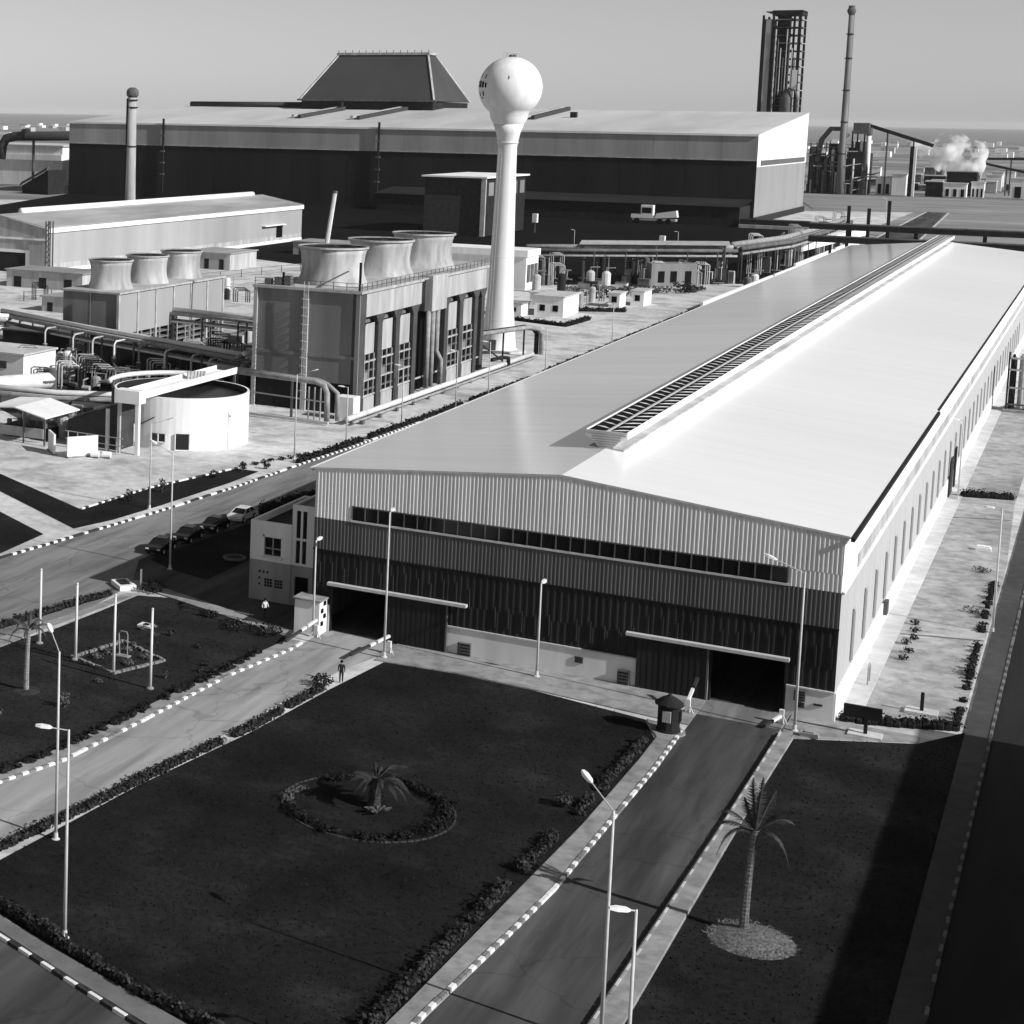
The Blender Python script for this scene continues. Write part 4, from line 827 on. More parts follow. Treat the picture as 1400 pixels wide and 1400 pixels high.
for i, y in enumerate((BY0+28.8, BY0+31, BY0+33.2)):
    pth = [(BX1+.4, y, BH-5.3), (BX1+.4, y, 8), (BX1+.4, y, .6)] if i < 2 else [(BX1+.4, y, BH-5.3), (BX1+.4, y, 6.2), (BX1+.7, y+1.6, 4.6), (BX1+.7, y+1.6, .5)]
    MB().tube(pth, .42, 10).build('riser_pipe', 'pipe', ct, smooth=True)
rail = MB()
for i in range(30): rail.beam((BX1+.15, BY0+i*2, BH), (BX1+.15, BY0+i*2, BH+1.1), .08)
for i in range(9): rail.beam((BX0+i*2.08, BY0-.25, BH), (BX0+i*2.08, BY0-.25, BH+1.1), .08)
for z in (.55, 1.1): rail.beam((BX1+.15, BY0-.2, BH+z), (BX1+.15, BY1, BH+z), .07).beam((BX0-.3, BY0-.25, BH+z), (BX1+.15, BY0-.25, BH+z), .07)
rail.build('deck_railing', 'steel_mid', ct)
for x, y, hh in ((BX1-.3, BY0+.2, 4.2), (BX0+4, BY0+1, 2)): MB().beam((x, y, BH), (x, y, BH+hh), .3).build('deck_post', 'steel_dark', ct)
MB().beam((BX0+9.5, BY0+.5, BH+.1), (BX0+13.5, BY0+3, BH+2.6), .2).build('deck_strut', 'steel_mid', ct)
for i in range(3): MB().box(BX0+1+i*1.6, BX0+2+i*1.6, BY0+.8, BY0+1.8, BH, BH+.9+.3*i).build('deck_unit', 'steel_mid', ct)
for y in (252.5, 273, 293.5): fan(ct, -101.2, y, BH, 5.7, 5.0)
# pipe along the foot of the tower
t = thing('ground_pipe', 'long pale pipe on low supports along the large cooling tower', 'pipe', (-90, 275, 0))
MB().tube([(-90.9, 234.5, .95), (-90.2, 280, .95), (-89.6, 322, .95)], .42, 8).build('pipe', 'pipe_white', t, smooth=True); MB().tube([(-90.1, 234.5, .5), (-89.4, 280, .5), (-88.8, 322, .5)], .2, 6).build('small_pipe', 'pipe', t)
for i in range(13): y = 237+i*7; MB().box(-91.4, -89.4, y-.4, y+.4, 0, .55).build('support', 'steel_mid', t)
# front loop pipes
t = thing('loop_pipes', 'pair of bent pipes dropping to the ground at the tower corner', 'pipes', (-95, 235, 0))
for dy, m, rr_ in ((0, 'pipe', .42), (1.2, 'pipe', .34)):
    MB().tube([(-113, 236.5+dy*2, 6.0), (-100, 234.5+dy, 6.0), (-95.6, 233.8+dy, 6.0), (-94.2, 233.6+dy, 5.6), (-93.7+dy*.9, 233.5+dy, 4.5), (-93.6+dy*.9, 233.5+dy, .5)], rr_, 8).build('pipe', m, t, smooth=True)
for x in (-109, -99.8): MB().beam((x, 235.2, 0), (x, 235.2, 5.6), .3).build('post', 'steel_mid', t)
MB().beam((-109, 235.2, 3.4), (-94, 233.6, 3.2), .18).build('rail', 'steel_light', t); MB().beam((-114, 234, .4), (-93, 232.5, .4), .35).build('ground_beam', 'concrete_pale', t)
for x in (-97.5, -96.6, -95.7): MB().beam((x, 236, 0), (x, 236, 4.8), .16).build('stanchion', 'steel_light', t)
MB().box(-94.4, -91.6, 238.4, 241, 0, 3.4).build('valve_box', 'wall_white', t)

sc_ = thing('cooling_tower', 'smaller pale cooling tower with three fan stacks behind the pipe rack', 'cooling tower', (-156, 296, 0))
SX0_, SX1_, SY0, SY1, SH = -161.8, -150.2, 274.5, 317.5, 11.5
MB().box(SX0_, SX1_-.3, SY0, SY1, 4.2, SH).build('fill_block', 'tower_clad', sc_); MB().box(SX0_+.3, SX1_-1.6, SY0+.3, SY1, 0, 4.2).build('basin', 'steel_dark', sc_)
MB().box(SX0_-.3, SX1_+.3, SY0-.3, SY1+.3, SH, SH+.35).build('deck', 'tower_panel', sc_)
n = 6; L_ = (SY1-SY0)/n
for i in range(n):
    MB().box(SX1_-.29, SX1_-.05, SY0+i*L_+.3, SY0+(i+1)*L_-.3, 4.2, SH-.05).build('side_panel', 'shed_wall', sc_)
    for k_ in range(3): MB().box(SX1_-1.5, SX1_-.1, SY0+i*L_+.2, SY0+(i+1)*L_-.2, 1.0+k_*1.1, 1.2+k_*1.1).build('louvre', 'tower_clad', sc_)
for i in range(n+1): MB().box(SX1_-.35, SX1_+.12, SY0+i*L_-.28, SY0+i*L_+.28, 0, SH-.01).build('pillar', 'steel_light', sc_)
for i in range(2*n): MB().box(SX1_-.3, SX1_, SY0+(i+.5)*L_/2-.1, SY0+(i+.5)*L_/2+.1, 0, 4.2).build('post', 'steel_light', sc_)
MB().beam(((SX0_+SX1_)/2, SY0-.6, .3), ((SX0_+SX1_)/2, SY0-.6, SH), .5, .2).build('ladder', 'steel_mid', sc_)
for y in (281.5, 295.8, 310): fan(sc_, -155.9, y, SH+.35, 5.2, 3.9)
t = thing('slanted_pole', 'thin white pole leaning above the large cooling tower', 'pole', (-121.3, 300, 0)); MB().tube([(-121.6, 300, 0), (-121.5, 300, 21), (-120.3, 300, 30)], [.5, .45, .4], 8).build('shaft', 'pipe_white', t); MB().lathe([(.5, 0), (.5, .4)], (-120.3, 300, 30), 8).build('cap', 'steel_mid', t)

# ================================================================== ROUND TANK
KX, KY, KR, KH = -105.7, 211.4, 9.1, 6.9
tk = thing('round_tank', 'white round open tank with dark water and a bridge across', 'tank', (KX, KY, 0))
MB().lathe([(KR, 0), (KR, KH), (KR-.28, KH)], (KX, KY, 0), 64, (False, False)).build('wall', 'wall_white', tk, smooth=False)
MB().lathe([(.05, KH-.75), (KR-.3, KH-.75)], (KX, KY, 0), 48, (False, False)).build('water', 'water_dark', tk); MB().lathe([(KR-.281, KH-.02), (KR-.3, KH-1.3)], (KX, KY, 0), 64, (False, False)).build('inner_wall', 'steel_dark', tk)
for a, z0, z1, wd, nm in ((-82, 1.0, 2.1, 2.1, 'window'), (-62, .05, 2.2, 1.9, 'door'), (-112, .05, 3.0, 2.4, 'door')):
    ar = R(a); d = Vector((math.cos(ar), math.sin(ar), 0)); n_ = Vector((-d.y, d.x, 0)); c = Vector((KX, KY, 0))+d*(KR+.05)
    q = MB(); q.add([c-n_*wd/2+Vector((0, 0, z0))-d*.3, c+n_*wd/2+Vector((0, 0, z0))-d*.3, c+n_*wd/2+Vector((0, 0, z1))-d*.3, c-n_*wd/2+Vector((0, 0, z1))-d*.3, c-n_*wd/2+Vector((0, 0, z0))+d*.06, c+n_*wd/2+Vector((0, 0, z0))+d*.06, c+n_*wd/2+Vector((0, 0, z1))+d*.06, c-n_*wd/2+Vector((0, 0, z1))+d*.06], [(0, 3, 2, 1), (4, 5, 6, 7), (0, 1, 5, 4), (1, 2, 6, 5), (2, 3, 7, 6), (3, 0, 4, 7)])
    w_ = q.build(nm, 'glass_dark' if nm == 'window' else 'steel_dark', tk)
    f2 = MB()
    for k_ in (-1, 0, 1) if nm == 'window' else (-1, 1): p = c+n_*k_*wd/2+d*.1; f2.beam(p+Vector((0, 0, z0)), p+Vector((0, 0, z1)), .14)
    f2.beam(c-n_*wd/2+d*.1+Vector((0, 0, z0)), c+n_*wd/2+d*.1+Vector((0, 0, z0)), .16); f2.build('frame', 'paint_white', w_)
MB().beam((KX+KR*math.cos(R(-100))+.1, KY+KR*math.sin(R(-100))-.3, 3.0), (KX+KR*math.cos(R(-88))+.6, KY+KR*math.sin(R(-88))-.5, 4.3), .15).build('stay', 'steel_mid', tk)
br = MB().box(-107.6, -104.4, 196.8, 226, 7.25, 7.55).build('bridge_deck', 'wall_white', tk)
for x in (-107.7, -104.5): MB().box(x, x+.16, 196.8, 226, 7.56, 8.15).build('bridge_parapet', 'wall_white', br)
MB().box(-107.8, -104.2, 196.4, 198.2, 6.7, 8.4).build('bridge_end', 'wall_white', br)
MB().box(-105.0, -104.5, 196.9, 197.4, 0, 7.24).build('bridge_column', 'wall_white', tk); MB().box(-107.6, -107.2, 196.9, 197.3, 0, 7.24).build('bridge_column', 'steel_light', tk)
for i in range(6): MB().box(-106.8+.3*i, -106.6+.3*i, 215+i*.4, 215.5+i*.4, 7.56, 8.6).build('bridge_valve', 'steel_light', br)
t = thing('thickener_rim', 'pale curved channel arcing behind the tank bridge', 'channel', (-112, 220, 0))
arc = [(-108+9.5*math.cos(R(a)), 215+9.5*math.sin(R(a)), 6.9) for a in range(95, 215, 8)]
MB().tube(arc, .36, 8).build('channel', 'pipe_white', t, smooth=True)
for a in (100, 140, 180, 210): MB().beam((-108+9.5*math.cos(R(a)), 216+9.5*math.sin(R(a)), 0), (-108+9.5*math.cos(R(a)), 216+9.5*math.sin(R(a)), 7), .3).build('post', 'steel_mid', t)
# sheds by the tank
t = thing('sloped_shed', 'dark shed with corrugated sloping roof left of the round tank', 'shed', (-113, 201, 0))
MB().add([(-116.5, 199.5, 0), (-108.2, 198.2, 0), (-108.2, 205, 0), (-116.5, 206, 0), (-116.5, 199.5, 3.1), (-108.2, 198.2, 6.2), (-108.2, 205, 6.2), (-116.5, 206, 3.1)], [(0, 1, 5, 4), (1, 2, 6, 5), (2, 3, 7, 6), (3, 0, 4, 7)]).build('wall', 'brick_dark', t)
rf = MB()
for i in range(14):
    y0_, y1_ = 199.2-1.3+i*.55, 199.2-1.3+i*.55+.5
    rf.add([(-117, y0_+1.1, 3.1), (-107.8, y0_, 6.45), (-107.8, y1_, 6.52), (-117, y1_+1.1, 3.17)], [(0, 1, 2, 3)])
rf.build('roof', 'tower_clad', t); MB().box(-109.6, -109.2, 197.4, 197.8, 0, 5.5).build('post', 'pipe_white', t)
t = thing('open_canopy', 'open canopy with white sheet roof on thin posts', 'canopy', (-122, 200, 0))
MB().add([(-127.5, 196.6, 3.9), (-122.6, 195.6, 4.5), (-117.0, 194.4, 3.7), (-117.0, 203.5, 3.7), (-122.6, 205, 4.5), (-128.3, 206.4, 3.9), (-127.5, 196.6, 4.05), (-122.6, 195.6, 4.65), (-117.0, 194.4, 3.85), (-117.0, 203.5, 3.85), (-122.6, 205, 4.65), (-128.3, 206.4, 4.05)],
         [(0, 1, 4, 5), (1, 2, 3, 4), (6, 11, 10, 7), (7, 10, 9, 8), (0, 6, 7, 1), (1, 7, 8, 2), (2, 8, 9, 3), (5, 4, 10, 11), (4, 3, 9, 10), (0, 5, 11, 6)]).build('roof', 'wall_white', t)
for x, y in ((-127.2, 197.2), (-117.4, 195), (-117.4, 203), (-127.6, 205.8), (-121, 195.6)): MB().beam((x, y, 0), (x, y, 3.8), .2).build('post', 'steel_mid', t)
t = thing('machine_skid', 'dark machinery under the open canopy', 'machine', (-122, 200, 0)); MB().box(-126, -119, 198.5, 203, 0, 1.6).build('base', 'steel_dark', t)
for i in range(5): MB().tube([(-125.4+i*1.4, 199+.4*(i % 2), 1.6), (-125.4+i*1.4, 199+.4*(i % 2), 2.3+.2*(i % 3))], .35, 8).build('unit', 'steel_mid', t)
MB().box(-125.5, -118.5, 196.4, 196.6, .6, 1.9).build('cladding_sheet', 'tower_panel', t)
for a, b, c_, lb in (((-115.6, 193.2), (-113.2, 190.6), 0, 'white leaning wall panel beside the open canopy'), ((-111.0, 190.0), (-108.6, 193.6), 0, 'white upright wall panel at the sand edge')):
    t = thing('concrete_screen', lb, 'screen', (a[0], a[1], 0)); MB().beam((a[0], a[1], 1.35), (b[0], b[1], 1.35), .25, 2.7).build('slab', 'wall_white', t); MB().beam((a[0], a[1], .1), (b[0], b[1], .1), .6, .2).build('footing', 'concrete', t)
for x, y, lb in ((-108.2, 192.2, 'small white drum at the sand edge, left one'), (-106.9, 192.9, 'small white drum at the sand edge, right one')):
    t = thing('white_drum', lb, 'drum', (x, y, 0)); MB().tube([(x-.5, y, .45), (x+.5, y+.3, .45)], .42, 12).build('barrel', 'wall_white', t); MB().box(x-.5, x+.5, y-.2, y+.4, 0, .12).build('cradle', 'steel_mid', t)
t = thing('low_fence', 'low pale pipe fence between canopy and tank', 'fence', (-110, 196, 0))
for i in range(6): MB().beam((-114.5+i*1.5, 196.2-.1*i, 0), (-114.5+i*1.5, 196.2-.1*i, 2.2), .1).build('post', 'steel_light', t)
for z in (1.2, 2.2): MB().beam((-115, 196.3, z), (-106, 195.6, z), .1).build('rail', 'steel_light', t)
cb = thing('white_cabin', 'white flat-roofed cabin at the left edge by the pipe rack', 'cabin', (-155, 250, 0))
MB().box(-163, -151.6, 244.6, 255, 0, 3.6).build('wall', 'wall_white', cb); MB().box(-163.2, -151.3, 244.3, 255.3, 3.601, 3.9).build('roof', 'concrete_pale', cb); MB().box(-156.5, -154.9, 244.5, 244.599, 1.2, 2.4).build('window', 'glass_dark', cb)
t = thing('horizontal_vessel', 'pale horizontal vessel at the left edge before the white cabin', 'vessel', (-140, 226, 0))
MB().tube([(-147.5, 219, 2.0), (-147, 220, 2.0), (-139.8, 233.2, 2.0), (-139.3, 234.2, 2.0)], [.4, 1.25, 1.25, .3], 14).build('shell', 'pipe_white', t, smooth=True)
for k_ in (.2, .5, .8): MB().box(-147+7.2*k_-.9, -147+7.2*k_+.9, 220+13.2*k_-.4, 220+13.2*k_+.4, 0, 1.2).build('saddle', 'steel_mid', t)
for k_ in (.93, .98): MB().lathe([(1.28, -.15), (1.45, -.15), (1.45, .15), (1.28, .15)], (-147+7.2*k_, 220+13.2*k_, 2.0), 12, (False, False)).build('flange', 'steel_mid', t)

# ================================================================== PIPE RACKS (left)
def rack(name, label, path, lanes, z, posts, wd=2.4, pm=('pipe', 'pipe_white', 'steel_mid'), rr_=.26, two=True):
    t = thing(name, label, 'pipe rack', (path[0][0], path[0][1], 0)); P_ = [Vector((x, y, 0)) for x, y in path]
    for k_ in range(lanes):
        off = -wd/2+wd*k_/(max(1, lanes-1)); pts = []
        for i, p in enumerate(P_):
            d = (P_[min(i+1, len(P_)-1)]-P_[max(i-1, 0)]).normalized(); n_ = Vector((-d.y, d.x, 0)); pts.append(p+n_*off+Vector((0, 0, z+.35+.08*(k_ % 3))))
        MB().tube(pts, rr_*(1.3 if k_ % 3 == 0 else .8), 7).build('pipe', pm[k_ % len(pm)], t, smooth=True)
        if two and k_ % 2 == 0: MB().tube([p+Vector((0, 0, -1.5)) for p in pts], rr_*.8, 7).build('pipe', pm[(k_+1) % len(pm)], t, smooth=True)
    MB().tube([p+Vector((0, 0, z+.75+rr_)) for p in P_], rr_*1.6, 8).build('main_pipe', 'pipe_white' if z < 8 else 'pipe', t, smooth=True)
    tot = along(P_, posts)
    for p, a in tot:
        n_ = Vector((-math.sin(a), math.cos(a), 0))
        for sg in (-1, 1): q = p+n_*sg*(wd/2+.25); MB().beam(q, q+Vector((0, 0, z)), .26).build('post', 'steel_mid', t)
        for zz in (z, z-1.6): MB().beam(p-n_*(wd/2+.3)+Vector((0, 0, zz)), p+n_*(wd/2+.3)+Vector((0, 0, zz)), .22).build('cross_beam', 'steel_mid', t)
    return t
rack('pipe_rack', 'long pipe rack crossing the left yard in front of the smaller cooling tower', [(-176, 276), (-150.6, 264), (-132, 256.5), (-111.8, 248.2)], 6, 5.6, 8.5)
rack('pipe_rack', 'pipe rack bending off at the left edge above the white cabin', [(-200, 268), (-172, 272)], 4, 5.2, 9)
rack('pipe_rack', 'low pipe rack between the canopy and the horizontal vessel', [(-150, 214), (-128, 216), (-116, 222), (-111, 231)], 5, 2.4, 6, two=False)
rack('pipe_rack', 'short pipe rack running back from the large tower corner', [(-112.5, 246), (-112.5, 282)], 4, 6.2, 9)
rack('pipe_rack', 'pipe rack between the two cooling towers', [(-150.5, 296), (-113, 290)], 5, 6.0, 8)
# vertical drops and valves among the racks
rnd = random.Random(3)
for i, (x, y) in enumerate(((-158, 262), (-150, 258), (-145, 256), (-140, 254.5), (-134, 252), (-128, 249.5), (-122, 247), (-118, 245))):
    t = thing('pipe_drop', ('pipe drop under the rack, %s from the left' % ('first', 'second', 'third', 'fourth', 'fifth', 'sixth', 'seventh', 'eighth')[i]), 'pipe', (x, y, 0), 'pipe drops under the long rack')
    h = rnd.uniform(4.5, 7.5); MB().tube([(x, y+3.5, 5.9), (x, y+.6, 5.9), (x, y, 5.4), (x, y, 2.2), (x+.9, y-.5, 1.8), (x+.9, y-.5, 0)], .17, 7).build('pipe', rnd.choice(('pipe_white', 'pipe', 'steel_light')), t, smooth=True)
    MB().lathe([(.42, 0), (.42, .12)], (x, y, 3.2), 10).build('valve_wheel', 'steel_light', t); MB().box(x-.3, x+.3, y-.3, y+.3, 2.4, 3.0).build('valve', 'steel_mid', t)
for i, (x, y, sx, sy, h, m) in enumerate(((-146, 268, 9, 5, 4.2, 'steel_dark'), (-132, 262, 12, 6, 4.6, 'brick_dark'), (-118, 254, 7, 5, 4.0, 'brick_dark'), (-124, 232, 9, 5, 3.2, 'steel_dark'), (-136, 243, 7, 4, 3.0, 'steel_dark'), (-163, 270, 14, 6, 4.4, 'steel_dark'))):
    t = thing('pump_house', ('dark pump house behind the long rack near its middle', 'widest dark pump house behind the long rack', 'dark pump house at the corner of the large cooling tower', 'low dark housing behind the round tank bridge', 'low dark housing beside the horizontal vessel', 'dark pump house at the left end of the long rack')[i], 'pump house', (x, y, 0))
    MB().box(x-sx/2, x+sx/2, y-sy/2, y+sy/2, 0, h).build('wall', m, t); MB().box(x-sx/2-.2, x+sx/2+.2, y-sy/2-.2, y+sy/2+.2, h+.001, h+.25).build('roof', 'steel_mid', t); MB().box(x-.6, x+.6, y-sy/2-.06, y-sy/2-.001, 0, 2.2).build('door', 'black', t)  # dark walls stand for dark structure plus the shade among the racks
for i in range(16):
    x, y = rnd.uniform(-150, -112), 0; y = 232+(-112-x)*.42+rnd.uniform(-5, 5)
    t = thing('pump_set', 'small pump with short pipes on the ground under the racks', 'pump', (x, y, 0), 'pumps under the racks')
    MB().box(x-.7, x+.7, y-.4, y+.4, 0, .4).build('base', 'steel_dark', t); MB().tube([(x-.6, y, .8), (x+.7, y, .8)], .4, 10).build('motor', rnd.choice(('steel_light', 'steel_mid', 'pipe')), t); MB().tube([(x-.5, y, .9), (x-.5, y, 2.0), (x-.5, y+1.4, 2.1)], .14, 6).build('pipe', 'pipe', t)
sheet('tower_yard', [(-150, 268), (-111, 252), (-111, 322), (-150, 326)], .014, 'asphalt', 'grey worn yard between the two cooling towers')
sheet('plant_floor', [(-182, 262), (-150, 226), (-128, 208), (-112.5, 214), (-110.5, 240), (-150, 280), (-182, 284)], .02, 'asphalt_dark', 'stained dark floor under the pipe racks')

# ================================================================== LOW SHED (left)
ls = thing('low_shed', 'long light-grey shed with white eaves and white ridge ventilator behind the small cooling tower', 'shed', (-261, 407, 0))
LX0, LX1, LY0, LY1, LH, LR = -277, -245.5, 407, 582, 12.3, 15.3
LM = (LX0+LX1)/2
MB().box(LX1-.3, LX1, LY0+.3, LY1, 2.6, LH-1.0).build('side_wall', 'shed_wall', ls); MB().box(LX1-.31, LX1+.15, LY0, LY1, 0, 1.0).build('side_plinth', 'wall_white', ls)
MB().box(LX1-.32, LX1-.02, LY0+.3, LY1, 1.0, 2.6).build('side_lower_wall', 'tower_panel', ls)
MB().box(LX1-.3, LX1+.5, LY0-.4, LY1+.4, LH-1.2, LH+.1).build('eave', 'wall_white', ls)
MB().add([(LX0, LY0, 0), (LX1, LY0, 0), (LX1, LY0, LH), (LM, LY0, LR), (LX0, LY0, LH)], [(0, 1, 2, 3, 4)]).build('end_wall', 'tower_panel', ls)
MB().add([(LX0, LY1, 0), (LX1, LY1, 0), (LX1, LY1, LH), (LM, LY1, LR), (LX0, LY1, LH)], [(0, 1, 2, 3, 4)]).build('back_wall', 'wall_white', ls)
for a, b, za, zb in ((LX0-.5, LM, LH, LR), (LM+.01, LX1+.3, LR, LH+.12)): MB().add([(a, LY0-.5, za+.1), (b, LY0-.5, zb+.1), (b, LY1+.5, zb+.1), (a, LY1+.5, za+.1), (a, LY0-.5, za+.3), (b, LY0-.5, zb+.3), (b, LY1+.5, zb+.3), (a, LY1+.5, za+.3)], [(0, 3, 2, 1), (4, 5, 6, 7), (0, 1, 5, 4), (1, 2, 6, 5), (2, 3, 7, 6), (3, 0, 4, 7)]).build('roof', 'roof_dirty', ls)
MB().tube([(LM, LY0+12, LR+.6), (LM, LY1-8, LR+.6)], 1.0, 10).build('ridge_ventilator', 'wall_white', ls, smooth=True)
for y in (LY1-22,): d_ = MB().box(LX1-.005, LX1+.12, y, y+5, 2.0, 6.2).build('side_door', 'black', ls); MB().box(LX1+.1, LX1+1.4, y-12, y+5.5, 6.3, 6.6).build('door_canopy', 'wall_white', d_)
MB().box(-262, -252, LY0-.1, LY0-.005, 0, 5.4).build('end_door', 'steel_dark', ls); MB().box(-263, -262, LY0-.3, LY0-.01, 0, 6.2).box(-252, -251, LY0-.3, LY0-.01, 0, 6.2).box(-262, -252, LY0-.3, LY0-.01, 5.4, 6.2).build('door_surround', 'wall_white', ls)
MB().box(LX0, LX1, LY0-.25, LY0-.01, 9.0, 9.5).build('end_band', 'wall_white', ls)
t = thing('ladder_mast', 'lattice ladder mast at the near corner of the long light-grey shed', 'mast', (-243.5, 405, 0))
for x, y in ((-244.2, 404.4), (-242.8, 404.4), (-244.2, 405.8), (-242.8, 405.8)): MB().beam((x, y, 0), (x, y, 14.6), .3).build('leg', 'steel_mid', t)
for i in range(10): MB().beam((-244.2, 404.4, i*1.45), (-242.8, 404.4, (i+1)*1.45), .18).build('brace', 'steel_mid', t)
fl = thing('far_shed', 'far grey shed with a white stripe at the left edge', 'shed', (-560, 900, 0))
MB().box(-640, -533, 900, 960, 0, 23.5).build('wall', 'wall_grey', fl); MB().box(-640, -532.9, 898.6, 899.99, 15.2, 18.6).build('white_stripe', 'wall_white', fl); MB().box(-641, -532, 899, 961, 23.51, 24.2).build('roof', 'roof_grey', fl)
t = thing('big_duct', 'large dark elbow duct above the far left shed', 'duct', (-560, 880, 0))
MB().tube([(-563.5, 880, 16), (-562.5, 880, 24), (-560, 880, 27.8), (-554, 880, 29.4), (-490, 880, 31.0)], 2.8, 14).build('duct', 'brick_dark', t, smooth=True)
for x in (-541,): MB().beam((x, 880, 0), (x, 880, 28), 1.2).build('support', 'steel_mid', t)
MB().tube([(-548, 880, 30.4), (-545, 880, 30.5)], 3.6, 14).build('flange', 'steel_dark', t)
t = thing('dark_heap', 'low dark sheds at the left foot of the mill', 'shed', (-480, 810, 0))
MB().add([(-506, 812, 0), (-486, 806, 0), (-486, 824, 0), (-506, 830, 0), (-506, 812, 4), (-486, 806, 13), (-486, 824, 13), (-506, 830, 4)], [(0, 1, 5, 4), (1, 2, 6, 5), (2, 3, 7, 6), (3, 0, 4, 7), (4, 5, 6, 7)]).build('wall', 'steel_dark', t)
for i in range(5): MB().beam((-507, 811+i*.4, 4.2+i*.3), (-486, 805+i*.4, 13.4+i*.3), .5).build('roof_pipe', 'steel_mid', t)

for x0_, x1_, y0_, y1_, h, lb in ((-236, -214, 372, 384, 4.2, 'low pale shed in front of the long light-grey shed, left one'), (-226, -212, 452, 470, 4.6, 'low pale shed in front of the long light-grey shed, middle one'), (-222, -200, 520, 534, 4.0, 'low pale shed in front of the long light-grey shed, far one'), (-200, -186, 330, 338, 3.2, 'small low shed behind the smaller cooling tower')):
    t = thing('store_shed', lb, 'shed', ((x0_+x1_)/2, y0_, 0)); MB().box(x0_, x1_, y0_, y1_, 0, h).build('wall', 'tower_panel', t); MB().box(x0_-.4, x1_+.4, y0_-.4, y1_+.4, h+.001, h+.3).build('roof', 'roof_dirty', t)
    for i in range(3): MB().box(x0_+(x1_-x0_)*(i+.3)/3, x0_+(x1_-x0_)*(i+.6)/3, y0_-.05, y0_-.001, .1, h*.65).build('opening', 'steel_dark', t)
t = thing('yard_fence', 'thin post and rail fence before the long light-grey shed', 'fence', (-205, 410, 0))
for i in range(16): MB().beam((-214+i*1.5, 345+i*10, 0), (-214+i*1.5, 345+i*10, 2.2), .16).build('post', 'steel_mid', t)
for z in (1.0, 2.1): MB().beam((-214, 345, z), (-191.5, 495, z), .1).build('rail', 'steel_mid', t)

# ================================================================== LEFT CHIMNEY
t = thing('chimney', 'slim pale chimney with bulged cap before the mill', 'chimney', (-347.6, 642.7, 0))
MB().lathe([(2.4, 0), (2.0, 20), (1.75, 50.5)], (-347.6, 642.7, 0), 20, (False, True)).build('shaft', 'tower_panel', t, smooth=True)
MB().lathe([(1.8, 50.3), (2.5, 51.2), (2.6, 52.6), (2.2, 53.6), (1.2, 54.4)], (-347.6, 642.7, 0), 20).build('cap', 'steel_mid', t, smooth=True)
for z in (46, 49, 30): MB().lathe([(1.95, z), (2.3, z), (2.3, z+.5), (1.95, z+.5)], (-347.6, 642.7, 0), 16, (False, False)).build('ring', 'steel_dark', t)
MB().beam((-349.8, 642, 0), (-349.6, 642, 50), .5, .5).build('ladder', 'steel_dark', t)

# ================================================================== MILL
ml = thing('steel_mill', 'huge dark mill hall with pale upper band and sunlit gable end', 'mill', (-310, 825, 0))
MX0, MX1, MY0, MYR, MZB, MZE, MZR = -484.6, -136.9, 825.3, 962.7, 27.6, 38.4, 49.0
npan = 24; pw_ = (MX1-MX0)/npan
for i in range(npan):
    a, b = MX0+i*pw_, MX0+(i+1)*pw_
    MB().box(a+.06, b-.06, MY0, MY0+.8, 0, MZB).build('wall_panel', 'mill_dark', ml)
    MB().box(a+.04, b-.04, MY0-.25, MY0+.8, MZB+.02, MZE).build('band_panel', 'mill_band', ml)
MB().box(MX0-.2, MX1+.2, MY0-.5, MY0-.26, MZB-.35, MZB+.15).build('band_trim', 'tower_panel', ml)
MB().box(MX0-.3, MX1+.3, MY0-.8, MY0-.27, MZE-.4, MZE+.2).build('eave_gutter', 'wall_white', ml)
sx = MX1+.3
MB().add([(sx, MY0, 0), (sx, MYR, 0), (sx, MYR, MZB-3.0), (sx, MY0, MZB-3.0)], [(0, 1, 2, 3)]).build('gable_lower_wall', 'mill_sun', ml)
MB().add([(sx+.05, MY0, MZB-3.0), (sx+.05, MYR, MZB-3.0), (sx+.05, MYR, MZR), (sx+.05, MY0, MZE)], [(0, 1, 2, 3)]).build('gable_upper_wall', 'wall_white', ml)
MB().box(sx+.06, sx+.4, MY0+9, MYR-6, MZB-2.4, MZB-.2).build('gable_window', 'steel_mid', ml)
MB().box(MX0, MX1, MYR-.5, MYR, 0, MZR-.2).build('rear_wall', 'mill_dark', ml); MB().box(MX0+20, -250, MYR+.01, MYR+50, 0, MZR-2).build('rear_hall', 'mill_dark', ml)
MB().add([(MX0, MY0, 0), (MX0, MYR, 0), (MX0, MYR, MZR), (MX0, MY0, MZE)], [(0, 1, 2, 3)]).build('west_wall', 'mill_dark', ml)
for (ya, za, yb, zb) in ((MY0-.6, MZE, MYR, MZR),):
    MB().add([(MX0-.5, ya, za+.05), (MX1+.6, ya, za+.05), (MX1+.6, yb, zb+.05), (MX0-.5, yb, zb+.05), (MX0-.5, ya, za+.5), (MX1+.6, ya, za+.5), (MX1+.6, yb, zb+.5), (MX0-.5, yb, zb+.5)], [(0, 3, 2, 1), (4, 5, 6, 7), (0, 1, 5, 4), (1, 2, 6, 5), (2, 3, 7, 6), (3, 0, 4, 7)]).build('roof', 'roof_grey', ml)
MB().box(MX1+.35, MX1+1.2, MY0, MYR, -.05, 2.6).build('gable_base', 'steel_dark', ml)
